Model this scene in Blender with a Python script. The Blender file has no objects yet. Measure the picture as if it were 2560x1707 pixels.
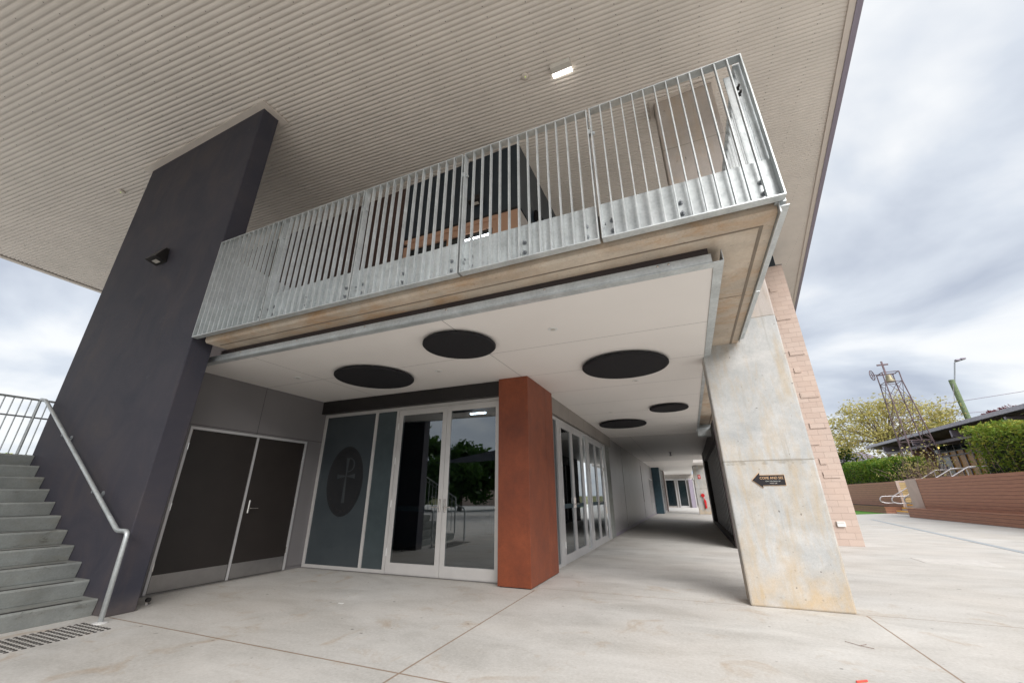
import bpy, bmesh, math, random
from mathutils import Vector, Matrix
R = math.radians
sc = bpy.context.scene
COL = sc.collection

# ------------------------------------------------------------------ camera
cam = bpy.data.cameras.new('camera'); camo = bpy.data.objects.new('camera', cam); COL.objects.link(camo)
right = Vector((0.92093, 0.3897, -0.00539)); down = Vector((-0.14719, 0.33497, -0.93066)); fwd = Vector((-0.36087, 0.85787, 0.36584))
m3 = Matrix((right, -down, -fwd)).transposed()
camo.matrix_world = Matrix.Translation((0, 0, 1.16)) @ m3.to_4x4()
cam.lens = 13.796; cam.sensor_width = 36; cam.clip_end = 2000; cam.clip_start = .05
sc.camera = camo

# ------------------------------------------------------------------ world / sun / exposure
SUN_EL, SUN_AZ = 36, 142         # azimuth measured clockwise from +Y
w = bpy.data.worlds.new('World'); sc.world = w; w.use_nodes = True
nt = w.node_tree; N = nt.nodes; L = nt.links
N.clear()
out = N.new('ShaderNodeOutputWorld'); bg = N.new('ShaderNodeBackground'); bg.inputs[1].default_value = .1
sky = N.new('ShaderNodeTexSky'); sky.sky_type = 'NISHITA'; sky.sun_disc = False
sky.sun_elevation = R(SUN_EL); sky.sun_rotation = R(SUN_AZ)
tc = N.new('ShaderNodeTexCoord'); sep = N.new('ShaderNodeSeparateXYZ'); L.new(tc.outputs['Generated'], sep.inputs[0])
zc = N.new('ShaderNodeMath'); zc.operation = 'MAXIMUM'; zc.inputs[1].default_value = 0.0; L.new(sep.outputs[2], zc.inputs[0])
za = N.new('ShaderNodeMath'); za.operation = 'ADD'; za.inputs[1].default_value = .28; L.new(zc.outputs[0], za.inputs[0])
dv = N.new('ShaderNodeVectorMath'); dv.operation = 'DIVIDE'; L.new(tc.outputs['Generated'], dv.inputs[0])
cmb = N.new('ShaderNodeCombineXYZ')
for i in range(3): L.new(za.outputs[0], cmb.inputs[i])
L.new(cmb.outputs[0], dv.inputs[1])
mp = N.new('ShaderNodeMapping'); mp.inputs['Rotation'].default_value = (0, 0, R(25)); mp.inputs['Scale'].default_value = (1.15, 1.35, 1); mp.inputs['Location'].default_value = (3.1, 1.7, 0)
L.new(dv.outputs[0], mp.inputs[0])
no = N.new('ShaderNodeTexNoise'); no.inputs['Scale'].default_value = 1.15; no.inputs['Detail'].default_value = 9; no.inputs['Roughness'].default_value = .47; no.inputs['Distortion'].default_value = .25
L.new(mp.outputs[0], no.inputs[0])
cr = N.new('ShaderNodeValToRGB'); L.new(no.outputs[0], cr.inputs[0])
e = cr.color_ramp.elements
e[0].position = .38; e[0].color = (.40, .44, .52, 1)
e[1].position = .68; e[1].color = (.83, .82, .81, 1)
k_ = cr.color_ramp.elements.new(.49); k_.color = (.58, .62, .68, 1)
k_ = cr.color_ramp.elements.new(.57); k_.color = (.76, .775, .79, 1)
sc10 = N.new('ShaderNodeVectorMath'); sc10.operation = 'SCALE'; sc10.inputs[3].default_value = 7.3
L.new(cr.outputs[0], sc10.inputs[0])
mx = N.new('ShaderNodeMix'); mx.data_type = 'RGBA'; mx.inputs[0].default_value = .93
L.new(sky.outputs[0], mx.inputs[6]); L.new(sc10.outputs[0], mx.inputs[7])
L.new(mx.outputs[2], bg.inputs[0]); L.new(bg.outputs[0], out.inputs[0])

sl = bpy.data.lights.new('sun', 'SUN'); sl.energy = 2.6; sl.angle = R(42); sl.color = (1, .96, .92)
so = bpy.data.objects.new('sun', sl); COL.objects.link(so)
sdir = Vector((math.sin(R(SUN_AZ)) * math.cos(R(SUN_EL)), math.cos(R(SUN_AZ)) * math.cos(R(SUN_EL)), math.sin(R(SUN_EL))))
so.rotation_euler = sdir.to_track_quat('Z', 'Y').to_euler(); so.location = sdir * 50

sc.view_settings.view_transform = 'Standard'; sc.view_settings.look = 'None'; sc.view_settings.exposure = .84; sc.view_settings.gamma = 1
sc.render.engine = 'CYCLES'
sc.cycles.max_bounces = 10; sc.cycles.diffuse_bounces = 5; sc.cycles.glossy_bounces = 4; sc.cycles.transparent_max_bounces = 12
sc.cycles.caustics_reflective = False; sc.cycles.caustics_refractive = False
sc.cycles.use_denoising = True

# ------------------------------------------------------------------ materials
class NB:
    """small node builder"""
    def __init__(s, name):
        s.m = bpy.data.materials.new(name); s.m.use_nodes = True
        s.t = s.m.node_tree; s.n = s.t.nodes; s.l = s.t.links
        s.p = s.n['Principled BSDF']
        s.tc = s.n.new('ShaderNodeTexCoord'); s.co = s.tc.outputs['Object']
    def node(s, k, **kw):
        n = s.n.new(k)
        for a, b in kw.items(): setattr(n, a, b)
        return n
    def set(s, n, i, v):
        if hasattr(v, 'is_output') or isinstance(v, bpy.types.NodeSocket): s.l.new(v, n.inputs[i])
        else: n.inputs[i].default_value = v
    def math(s, op, a, b=0.0, c=None):
        n = s.node('ShaderNodeMath', operation=op); s.set(n, 0, a); s.set(n, 1, b)
        if c is not None: s.set(n, 2, c)
        return n.outputs[0]
    def map(s, scale=(1, 1, 1), rot=(0, 0, 0), loc=(0, 0, 0)):
        n = s.node('ShaderNodeMapping'); s.l.new(s.co, n.inputs[0])
        n.inputs['Scale'].default_value = scale; n.inputs['Rotation'].default_value = rot; n.inputs['Location'].default_value = loc
        return n.outputs[0]
    def noise(s, scale, detail=5, rough=.55, dist=0, vec=None):
        n = s.node('ShaderNodeTexNoise'); s.l.new(vec or s.co, n.inputs[0])
        n.inputs['Scale'].default_value = scale; n.inputs['Detail'].default_value = detail
        n.inputs['Roughness'].default_value = rough; n.inputs['Distortion'].default_value = dist
        return n.outputs[0]
    def ramp(s, fac, stops):
        n = s.node('ShaderNodeValToRGB'); s.l.new(fac, n.inputs[0])
        el = n.color_ramp.elements
        while len(el) > 1: el.remove(el[-1])
        el[0].position = stops[0][0]; el[0].color = (*stops[0][1], 1) if isinstance(stops[0][1], tuple) else (stops[0][1],) * 3 + (1,)
        for p_, c_ in stops[1:]:
            q = el.new(p_); q.color = (*c_, 1) if isinstance(c_, tuple) else (c_,) * 3 + (1,)
        return n.outputs[0]
    def mix(s, f, a, b, mode='MIX'):
        n = s.node('ShaderNodeMix', data_type='RGBA', blend_type=mode)
        s.set(n, 0, f)
        for i, v in ((6, a), (7, b)):
            if isinstance(v, tuple): n.inputs[i].default_value = (*v, 1)
            else: s.l.new(v, n.inputs[i])
        return n.outputs[2]
    def sep(s, vec=None):
        n = s.node('ShaderNodeSeparateXYZ'); s.l.new(vec or s.co, n.inputs[0]); return n.outputs
    def line(s, v, c, wd):
        """1 inside |v-c|<wd"""
        a = s.math('ABSOLUTE', s.math('SUBTRACT', v, c)); return s.math('LESS_THAN', a, wd)
    def bump(s, h, strength=.3, dist=.01):
        n = s.node('ShaderNodeBump'); n.inputs['Strength'].default_value = strength; n.inputs['Distance'].default_value = dist
        s.l.new(h, n.inputs['Height']); s.l.new(n.outputs[0], s.p.inputs['Normal'])
    def fin(s, col=None, rough=.6, metal=0, spec=.5):
        if col is not None:
            if isinstance(col, tuple): s.p.inputs['Base Color'].default_value = (*col, 1)
            else: s.l.new(col, s.p.inputs['Base Color'])
        if isinstance(rough, (int, float)): s.p.inputs['Roughness'].default_value = rough
        else: s.l.new(rough, s.p.inputs['Roughness'])
        s.p.inputs['Metallic'].default_value = metal; s.p.inputs['Specular IOR Level'].default_value = spec
        return s.m

def simple(name, c, rough=.6, metal=0, spec=.5, var=.12, scale=6, bump=.0, bscale=60):
    b = NB(name)
    f = b.noise(scale, 6, .6)
    c2 = tuple(max(0, x * (1 - var)) for x in c); c1 = tuple(min(1, x * (1 + var)) for x in c)
    col = b.ramp(f, [(.3, c2), (.7, c1)])
    if bump: b.bump(b.noise(bscale, 4), bump, .003)
    return b.fin(col, rough, metal, spec)

def concrete_floor():
    b = NB('concrete_paving')
    x, y, z = b.sep()
    sw = b.noise(1.25, 10, .68, .5, b.map((.8, 1.5, 1), (0, 0, R(18))))
    fine = b.noise(38, 6, .7)
    big = b.noise(.45, 4, .5)
    c = b.ramp(sw, [(.28, (.43, .42, .395)), (.5, (.555, .545, .52)), (.72, (.655, .645, .62))])
    c = b.mix(b.math('MULTIPLY', b.ramp(big, [(.4, 0.0), (.7, 1.0)]), .35), c, (.55, .49, .42))
    rusty = b.ramp(b.noise(2.1, 8, .66, .8), [(.56, 0.0), (.72, 1.0)])
    near = b.math('LESS_THAN', y, 6.5)
    c = b.mix(b.math('MULTIPLY', b.math('MULTIPLY', rusty, .6), near), c, (.40, .29, .185))
    # darker trowel streaks
    st = b.ramp(b.noise(3.4, 11, .8, .3, b.map((.9, 2.6, 1), (0, 0, R(-20)))), [(.60, 0.0), (.70, 1.0)])
    c = b.mix(b.math('MULTIPLY', st, .45), c, (.24, .215, .185))
    sp = b.ramp(b.noise(16, 3, .5), [(.72, 0.0), (.76, 1.0)])
    c = b.mix(b.math('MULTIPLY', sp, .35), c, (.16, .13, .11))
    c = b.mix(.34, c, b.ramp(fine, [(.28, .3), (.72, .75)]), 'OVERLAY')
    c = b.mix(.3, c, b.ramp(b.noise(160, 4, .8), [(.3, .36), (.7, .66)]), 'OVERLAY')
    gum = b.ramp(b.noise(13, 1, .3), [(.79, 0.0), (.81, 1.0)])
    c = b.mix(b.math('MULTIPLY', gum, .6), c, (.12, .11, .10))
    tyre = b.ramp(b.noise(1.6, 10, .8, .2, b.map((2.6, .5, 1), (0, 0, R(52)))), [(.64, 0.0), (.70, 1.0)])
    c = b.mix(b.math('MULTIPLY', tyre, .3), c, (.20, .15, .11))
    # contact shadow painted as a darker mottled band along the foot of the walls
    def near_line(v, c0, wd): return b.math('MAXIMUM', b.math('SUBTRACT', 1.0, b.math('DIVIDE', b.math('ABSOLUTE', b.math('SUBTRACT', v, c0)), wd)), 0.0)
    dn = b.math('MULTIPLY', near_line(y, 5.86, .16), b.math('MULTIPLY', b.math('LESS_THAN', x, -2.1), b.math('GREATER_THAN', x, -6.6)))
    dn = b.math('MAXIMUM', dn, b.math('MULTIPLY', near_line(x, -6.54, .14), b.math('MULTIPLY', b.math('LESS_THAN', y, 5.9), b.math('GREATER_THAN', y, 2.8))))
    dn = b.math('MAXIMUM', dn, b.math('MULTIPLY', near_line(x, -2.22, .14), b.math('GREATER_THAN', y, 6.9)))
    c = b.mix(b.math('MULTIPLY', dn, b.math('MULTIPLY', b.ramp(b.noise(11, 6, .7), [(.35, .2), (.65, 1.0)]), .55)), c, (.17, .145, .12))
    # saw-cut / tooled joints
    wob = b.math('MULTIPLY', b.math('SUBTRACT', b.noise(9, 3), .5), .006)
    xj = b.math('ADD', x, wob); yj = b.math('ADD', y, wob)
    def seg(v, c0, wd, o=None, lo=None, hi=None):
        r = b.line(v, c0, wd)
        if lo is not None: r = b.math('MULTIPLY', r, b.math('GREATER_THAN', o, lo))
        if hi is not None: r = b.math('MULTIPLY', r, b.math('LESS_THAN', o, hi))
        return r
    js = [seg(xj, -2.08, .009, y, None, 5.66), seg(yj, 2.85, .009, x, -5.8, 1.48), seg(yj, 5.82, .005, x, -2.1, .45),
          seg(xj, 1.48, .008, y, None, 5.8), seg(yj, 5.84, .006, x, 1.4, 40), seg(yj, 12.8, .006, x, -2.3, 40), seg(xj, 6.4, .006, y, 5.8, 60),
          seg(yj, 19.5, .008, x, -2.3, 40)]
    j = js[0]
    for q in js[1:]: j = b.math('MAXIMUM', j, q)
    c = b.mix(b.math('MULTIPLY', j, .8), c, (.27, .18, .115))
    b.bump(b.math('SUBTRACT', b.math('ADD', b.math('MULTIPLY', fine, .4), sw), b.math('MULTIPLY', j, 3.0)), .22, .006)
    return b.fin(c, b.ramp(sw, [(.3, .62), (.7, .8)]), 0, .35)

def board_concrete(name, light=(.56, .485, .40), stain=(.46, .27, .13), amt=.75, axis=0, vstain=False):
    b = NB(name)
    sc_ = (1.3, 2.4, 3.2) if axis == 0 else ((2.4, 1.3, 3.2) if axis == 1 else (3, 3, 1.2))
    st = b.noise(1.5, 10, .72, .35, b.map(sc_))
    cl = b.noise(2.4, 7, .6, .5)
    c = b.ramp(cl, [(.3, tuple(v * .78 for v in light)), (.55, light), (.75, tuple(min(1, v * 1.2) for v in light))])
    m = b.math('MULTIPLY', b.ramp(st, [(.43, 0.0), (.64, 1.0)]), b.ramp(b.noise(1.1, 4), [(.38, 0.15), (.58, 1.0)]))
    c = b.mix(b.math('MULTIPLY', m, amt), c, stain)
    c = b.mix(b.math('MULTIPLY', b.ramp(b.noise(30, 3), [(.66, 0.0), (.72, 1.0)]), .5), c, tuple(v * .35 for v in light))
    c = b.mix(.35, c, b.ramp(b.noise(60, 6, .75), [(.25, .3), (.75, .72)]), 'OVERLAY')
    if vstain: c = b.mix(b.math('MULTIPLY', b.ramp(b.noise(3.2, 9, .75, .8, b.map((2.2, .9, 2.5))), [(.58, 0.0), (.67, 1.0)]), .6), c, (.10, .095, .08))
    b.bump(b.math('ADD', st, b.math('MULTIPLY', b.noise(45, 5), .4)), .25, .006)
    return b.fin(c, .78, 0, .3)

def column_concrete():
    b = NB('column_concrete')
    x, y, z = b.sep()
    cl = b.noise(1.9, 12, .72, .3)
    c = b.ramp(cl, [(.3, (.33, .345, .35)), (.5, (.44, .445, .44)), (.68, (.55, .545, .53))])
    drip = b.noise(1.6, 12, .74, .25, b.map((3.6, 3.6, .8), (0, 0, 0), (2.0, 0, .3)))
    low = b.ramp(z, [(.0, 1.0), (.25, .25)])  # ramp on metres clamps at 1
    m = b.ramp(drip, [(.47, 0.0), (.64, 1.0)])
    m2 = b.math('MULTIPLY', m, .5)
    c = b.mix(m2, c, (.46, .345, .20))
    foot = b.math('MULTIPLY', b.ramp(b.math('ADD', z, b.math('MULTIPLY', b.noise(2.6, 10, .72), .9)), [(.55, 1.0), (.95, 0.0)]), .55)
    c = b.mix(b.math('MULTIPLY', foot, b.ramp(b.noise(5, 6), [(.35, .2), (.65, 1.0)])), c, (.55, .36, .14))
    c = b.mix(b.math('MULTIPLY', b.ramp(b.noise(26, 4), [(.64, 0.0), (.72, 1.0)]), .45), c, (.14, .13, .11))
    wz = b.math('ADD', z, b.math('MULTIPLY', b.math('SUBTRACT', b.noise(6, 4), .5), .02))
    c = b.mix(b.math('MULTIPLY', b.math('GREATER_THAN', z, 3.42), .45), c, (.50, .395, .33))  # warm light on the column above the slab, painted into its colour
    jn = b.math('MAXIMUM', b.line(wz, 1.545, .006), b.math('MAXIMUM', b.line(wz, 6.76, .006), b.line(wz, 3.42, .006)))
    hole = b.ramp(b.noise(19, 1, .2, 0, b.map((1, 1, 1), (0, 0, 0), (4, 1, 2))), [(.80, 0.0), (.82, 1.0)])
    c = b.mix(b.math('MULTIPLY', hole, .7), c, (.12, .11, .10))
    c = b.mix(.35, c, b.ramp(b.noise(90, 6, .8), [(.25, .3), (.75, .72)]), 'OVERLAY')
    vst = b.ramp(b.noise(4.5, 10, .7, .1, b.map((2.6, 2.6, .16))), [(.57, 0.0), (.66, 1.0)])
    c = b.mix(b.math('MULTIPLY', vst, .28), c, (.23, .21, .17))
    stp = b.math('MULTIPLY', b.line(wz, 1.53, .03), b.ramp(b.noise(12, 5), [(.45, 0.0), (.6, .5)]))
    c = b.mix(b.math('MAXIMUM', b.math('MULTIPLY', jn, .75), stp), c, (.22, .20, .16))
    b.bump(b.math('SUBTRACT', b.math('MULTIPLY', b.noise(40, 6), .6), jn), .25, .006)
    return b.fin(c, .7, 0, .35)

def render_wall():
    b = NB('dark_rendered_wall')
    x, y, z = b.sep()
    f = b.noise(1.3, 7, .6, .8); g_ = b.noise(70, 5, .6)
    c = b.ramp(f, [(.3, (.032, .033, .048)), (.55, (.047, .044, .057)), (.75, (.066, .057, .062))])
    c = b.mix(b.math('MULTIPLY', b.ramp(b.noise(6, 10, .8), [(.60, 0.0), (.72, 1.0)]), .35), c, (.13, .12, .125))
    c = b.mix(.3, c, b.ramp(b.noise(110, 5, .8), [(.3, .3), (.7, .72)]), 'OVERLAY')
    c = b.mix(b.math('MULTIPLY', b.ramp(b.noise(2.2, 11, .75, .2, b.map((2.5, 2.5, .35))), [(.52, 0.0), (.68, 1.0)]), .30), c, (.085, .062, .058))
    dirt = b.math('MAXIMUM', b.math('SUBTRACT', 1.0, b.math('DIVIDE', z, .22)), 0.0)
    c = b.mix(b.math('MULTIPLY', dirt, b.math('MULTIPLY', b.noise(9, 6, .7), .8)), c, (.17, .14, .12))
    b.bump(b.math('ADD', b.math('MULTIPLY', g_, .5), b.math('MULTIPLY', f, 2.0)), .45, .008)
    return b.fin(c, .72, 0, .45)

def galv(name='galvanised_steel', base=(.57, .61, .62)):
    b = NB(name)
    v = b.node('ShaderNodeTexVoronoi'); b.l.new(b.co, v.inputs[0]); v.inputs['Scale'].default_value = 38
    f = b.noise(5, 6, .6)
    c = b.ramp(f, [(.3, tuple(x * .78 for x in base)), (.6, base), (.78, tuple(min(1, x * 1.28) for x in base))])
    c = b.mix(.22, c, b.ramp(v.outputs['Distance'], [(.0, .3), (.7, .7)]), 'OVERLAY')
    c = b.mix(.5, c, b.ramp(b.noise(2, 5, .6, .6, b.map((1, 1, .35))), [(.3, .42), (.7, .62)]), 'OVERLAY')
    return b.fin(c, b.ramp(b.noise(14, 4), [(.3, .36), (.7, .52)]), .5, .5)

def panel_wall(name, c0, lines, rough=.45, var=.06):
    """lines: (axis, pos, halfwidth, other axis, lo, hi)"""
    b = NB(name)
    s = b.sep()
    f = b.noise(1.1, 4, .5); fine = b.noise(120, 3)
    c = b.ramp(f, [(.3, tuple(v * (1 - var) for v in c0)), (.7, tuple(v * (1 + var) for v in c0))])
    c = b.mix(.10, c, b.ramp(fine, [(.3, .35), (.7, .65)]), 'OVERLAY')
    j = None
    for a, p, wd, o, lo, hi in lines:
        q = b.line(s[a], p, wd)
        if lo is not None: q = b.math('MULTIPLY', q, b.math('GREATER_THAN', s[o], lo))
        if hi is not None: q = b.math('MULTIPLY', q, b.math('LESS_THAN', s[o], hi))
        j = q if j is None else b.math('MAXIMUM', j, q)
    if j is not None:
        c = b.mix(b.math('MULTIPLY', j, .85), c, tuple(v * .25 for v in c0))
        b.bump(b.math('SUBTRACT', b.math('MULTIPLY', fine, .15), j), .35, .004)
    return b.fin(c, rough, 0, .4)

def brick_mat():
    b = NB('split_face_blockwork')
    x, y, z = b.sep()
    cm = b.node('ShaderNodeCombineXYZ'); b.l.new(b.math('ADD', x, y), cm.inputs[0]); b.l.new(z, cm.inputs[1])
    br = b.node('ShaderNodeTexBrick'); b.l.new(cm.outputs[0], br.inputs[0])
    br.inputs['Scale'].default_value = 1; br.inputs['Brick Width'].default_value = .32; br.inputs['Row Height'].default_value = .145
    br.inputs['Mortar Size'].default_value = .0045; br.inputs['Mortar Smooth'].default_value = .3
    br.inputs['Color1'].default_value = (.49, .395, .345, 1); br.inputs['Color2'].default_value = (.55, .455, .40, 1); br.inputs['Mortar'].default_value = (.37, .295, .255, 1)
    br.inputs['Bias'].default_value = -.1
    pore = b.noise(45, 5, .7)
    c = b.mix(b.ramp(pore, [(.45, 0.0), (.8, .45)]), br.outputs[0], (.42, .29, .23))
    c = b.mix(b.math('MULTIPLY', b.ramp(b.noise(.5, 3), [(.4, 0.0), (.6, 1.0)]), .35), c, (.60, .46, .38))
    b.bump(b.math('SUBTRACT', b.math('MULTIPLY', pore, .5), br.outputs['Fac']), .6, .01)
    return b.fin(c, .9, 0, .2)

def timber_boards(name, c0=(.165, .085, .058), h=.135):
    b = NB(name)
    x, y, z = b.sep()
    gr = b.noise(3, 7, .6, .3, b.map((.6, .6, 9)))
    zz = b.math('DIVIDE', z, h); row = b.math('FLOOR', zz); fr = b.math('FRACT', zz)
    wn = b.node('ShaderNodeTexWhiteNoise', noise_dimensions='1D'); b.l.new(row, wn.inputs['W'])
    c = b.ramp(gr, [(.3, tuple(v * .8 for v in c0)), (.7, tuple(v * 1.2 for v in c0))])
    c = b.mix(b.math('MULTIPLY', wn.outputs[0], .3), c, tuple(v * 1.35 for v in c0))
    g_ = b.math('MAXIMUM', b.math('LESS_THAN', fr, .05), b.math('GREATER_THAN', fr, .97))
    c = b.mix(g_, c, (.03, .018, .014))
    b.bump(b.math('SUBTRACT', b.math('MULTIPLY', gr, .3), g_), .5, .01)
    return b.fin(c, .6, 0, .35)

def rust_panel():
    b = NB('rust_orange_cladding')
    f = b.noise(3.6, 11, .72, .2, b.map((1, 1, .8))); g_ = b.noise(85, 6, .7)
    c = b.ramp(f, [(.3, (.15, .040, .020)), (.5, (.20, .051, .022)), (.7, (.25, .066, .027))])
    c = b.mix(.45, c, b.ramp(g_, [(.25, .25), (.75, .8)]), 'OVERLAY')
    c = b.mix(b.math('MULTIPLY', b.ramp(b.noise(22, 9, .8), [(.5, 0.0), (.7, 1.0)]), .35), c, (.075, .03, .02))
    b.bump(g_, .1, .002)
    return b.fin(c, .5, 0, .4)

def glass(name, tint=(.55, .62, .62), refl=.9, film=False):
    m = bpy.data.materials.new(name); m.use_nodes = True
    t = m.node_tree; n = t.nodes; l = t.links; n.clear()
    o = n.new('ShaderNodeOutputMaterial'); mixs = n.new('ShaderNodeMixShader')
    g_ = n.new('ShaderNodeBsdfGlossy'); g_.inputs['Roughness'].default_value = .0; g_.inputs[0].default_value = (.92, .97, 1, 1)
    tr = n.new('ShaderNodeBsdfTransparent'); tr.inputs[0].default_value = (*tint, 1)
    fr = n.new('ShaderNodeFresnel'); fr.inputs[0].default_value = 1.5
    ml = n.new('ShaderNodeMath'); ml.operation = 'MULTIPLY_ADD'; ml.inputs[1].default_value = refl; ml.inputs[2].default_value = .15
    l.new(fr.outputs[0], ml.inputs[0]); l.new(ml.outputs[0], mixs.inputs[0])
    nz = n.new('ShaderNodeTexNoise'); nz.inputs['Scale'].default_value = 1.2
    tc_ = n.new('ShaderNodeTexCoord'); l.new(tc_.outputs['Object'], nz.inputs[0])
    bp_ = n.new('ShaderNodeBump'); bp_.inputs['Strength'].default_value = .02; bp_.inputs['Distance'].default_value = .02
    l.new(nz.outputs[0], bp_.inputs['Height']); l.new(bp_.outputs[0], g_.inputs['Normal'])
    l.new(tr.outputs[0], mixs.inputs[1]); l.new(g_.outputs[0], mixs.inputs[2]); l.new(mixs.outputs[0], o.inputs[0])
    return m

def emis(name, c, s):
    b = NB(name); b.p.inputs['Emission Color'].default_value = (*c, 1); b.p.inputs['Emission Strength'].default_value = s
    return b.fin(c, .4)

def leaves(name, dark, light, yellow=None):
    b = NB(name)
    oi = b.noise(1.3, 5, .6); f = b.noise(2.8, 8, .75)
    c = b.ramp(oi, [(.3, dark), (.7, light)])
    if yellow: c = b.mix(b.ramp(f, [(.48, 0.0), (.62, .8)]), c, yellow)
    b.p.inputs['Subsurface Weight'].default_value = 0
    m = b.fin(c, .55, 0, .3)
    # a little light through the leaf
    t = b.t; o = b.n['Material Output']; ms = b.n.new('ShaderNodeMixShader'); ms.inputs[0].default_value = .35
    tl = b.n.new('ShaderNodeBsdfTranslucent'); b.l.new(c, tl.inputs[0])
    b.l.new(b.p.outputs[0], ms.inputs[1]); b.l.new(tl.outputs[0], ms.inputs[2]); b.l.new(ms.outputs[0], o.inputs[0])
    return m

M = {}
M['floor'] = concrete_floor()
M['slab'] = board_concrete('slab_concrete')
M['slab_y'] = board_concrete('step_concrete', (.27, .285, .275), (.19, .17, .12), .4, 1, True)
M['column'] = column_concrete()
M['render'] = render_wall()
M['galv'] = galv()
M['galv_dark'] = galv('weathered_galvanised_steel', (.29, .31, .33))
M['roof'] = simple('corrugated_ceiling_paint', (.69, .64, .585), .5, 0, .35, .07, 1.1)
M['trim'] = simple('beige_trim', (.66, .60, .54), .45, 0, .4, .04)
M['gutter'] = simple('grey_purple_gutter', (.27, .24, .30), .4, 0, .5, .05)
M['screw'] = simple('screw_head', (.16, .13, .11), .5, .3)
CJ = [(1, 3.3 + 1.2 * i, .004, 0, None, None) for i in range(1, 9)] + [(0, -2.22, .004, 1, None, 5.7), (0, -5.25, .004, 1, None, 5.9)]
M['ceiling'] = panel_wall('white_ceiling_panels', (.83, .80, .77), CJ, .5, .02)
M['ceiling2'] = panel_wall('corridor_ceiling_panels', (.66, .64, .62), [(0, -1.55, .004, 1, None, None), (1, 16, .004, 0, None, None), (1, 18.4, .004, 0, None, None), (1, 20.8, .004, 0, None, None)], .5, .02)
M['wall_grey'] = panel_wall('grey_fibre_cement_panels', (.17, .162, .165), [(1, 4.51, .005, 2, 2.13, None), (2, 2.165, .005, 1, None, None), (1, 5.55, .003, 2, None, 2.165)], .42)
M['wall_corr'] = panel_wall('corridor_grey_panels', (.30, .29, .30), [(1, 15.2, .006, 2, None, None), (1, 17.9, .006, 2, None, None), (1, 20.5, .006, 2, None, None), (1, 24.0, .006, 2, None, None)], .38)
M['fascia'] = panel_wall('dark_brown_fascia', (.040, .032, .034), [(0, -5.5, .006, 2, None, None), (0, -2.35, .006, 2, None, None)], .45)
M['black'] = simple('black_panel', (.016, .014, .014), .5, 0, .4)
M['disc'] = simple('black_acoustic_fabric', (.017, .0165, .019), .85, 0, .25, .1, 30, .15, 300)
M['door_dark'] = simple('dark_brown_door_leaf', (.021, .0165, .0145), .42, 0, .45, .12, 4)
M['alu'] = simple('satin_aluminium_frame', (.56, .555, .56), .32, .35, .5, .04)
M['alu_warm'] = simple('pale_aluminium_frame', (.60, .585, .57), .35, .25, .5, .04)
M['steel'] = simple('brushed_stainless', (.33, .32, .315), .3, .85, .5, .08)
M['bright'] = simple('polished_steel', (.62, .60, .58), .2, .95, .5, .05)
M['rust'] = rust_panel()
M['brick'] = brick_mat()
M['timber'] = timber_boards('brown_composite_boards', (.40, .195, .125))
M['pink'] = simple('pale_pink_concrete', (.55, .44, .38), .8, 0, .3, .08, 3, .1)
M['glass'] = glass('door_glass', (.30, .36, .38), .95)
M['glass2'] = glass('side_door_glass', (.30, .36, .38), .85)
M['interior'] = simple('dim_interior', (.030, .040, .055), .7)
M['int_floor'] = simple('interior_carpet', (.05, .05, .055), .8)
M['blue'] = simple('deep_blue_cladding', (.022, .034, .046), .4, 0, .5, .06)
M['teal'] = simple('dark_teal_cladding', (.028, .062, .082), .4)
M['brown'] = simple('brown_upper_cladding', (.10, .062, .05), .5, 0, .4, .12, 3)
M['tan'] = simple('tan_window_frame', (.50, .30, .205), .45, 0, .4, .04)
M['tan2'] = simple('grey_beige_panel', (.40, .37, .345), .5)
M['dglass'] = simple('dark_window_glass', (.010, .018, .022), .08, 0, .8)
M['white'] = simple('white_plastic', (.75, .75, .74), .35, 0, .5, .03)
M['cream'] = simple('cream_housing', (.60, .57, .52), .4)
M['redp'] = simple('red_paint', (.55, .012, .016), .35)
M['rail_far'] = simple('pale_handrail', (.52, .50, .52), .3, .4)
M['yellow'] = simple('yellow_nosing', (.85, .42, .02), .6)
M['yellow_board'] = timber_boards('pale_yellow_boards', (.55, .42, .22), .13)  # pale yellow boards on the far side wall of the garden steps
M['turf'] = simple('green_turf', (.10, .23, .045), .9, 0, .1, .3, 40, .4, 200)
M['grass'] = simple('dry_grass_ground', (.16, .16, .08), .95, 0, .1, .4, .6)
M['pole_green'] = simple('green_timber_pole', (.17, .22, .13), .85, 0, .2, .3, 5)
M['rusty'] = simple('rusty_steel', (.16, .115, .125), .7, .2, .4, .25, 6)
M['bark'] = simple('grey_brown_bark', (.20, .16, .13), .9, 0, .2, .3, 5, .4, 30)
M['twig'] = simple('dry_twig', (.27, .20, .17), .9, 0, .2, .3, 5)
M['bell'] = simple('weathered_bell_bronze', (.33, .30, .20), .5, .5, .4, .2)
M['roof_far'] = simple('grey_metal_roof', (.36, .35, .40), .4, .2)
M['soffit_far'] = simple('dark_timber_soffit', (.075, .058, .055), .6)
M['brick_far'] = simple('brown_brick_wall', (.17, .085, .05), .85, 0, .2, .3, 12)
M['amber'] = simple('amber_glazing', (.50, .22, .02), .3, 0, .5, .5, 14)
M['sail'] = simple('navy_shade_cloth', (.02, .028, .05), .8)
M['lf_hedge'] = leaves('hedge_leaf', (.05, .13, .016), (.15, .28, .035), (.36, .38, .04))
M['lf_hedge2'] = leaves('bright_hedge_leaf', (.07, .15, .02), (.26, .38, .05), (.50, .42, .08))
M['lf_tree'] = leaves('pale_tree_leaf', (.34, .33, .10), (.58, .54, .20), (.62, .48, .22))
M['lf_green'] = leaves('green_tree_leaf', (.05, .12, .02), (.13, .24, .04))
M['lf_red'] = leaves('reddish_leaf', (.14, .03, .04), (.22, .06, .07))
M['lf_dark'] = leaves('dark_tree_leaf', (.02, .06, .012), (.07, .15, .02))

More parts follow.
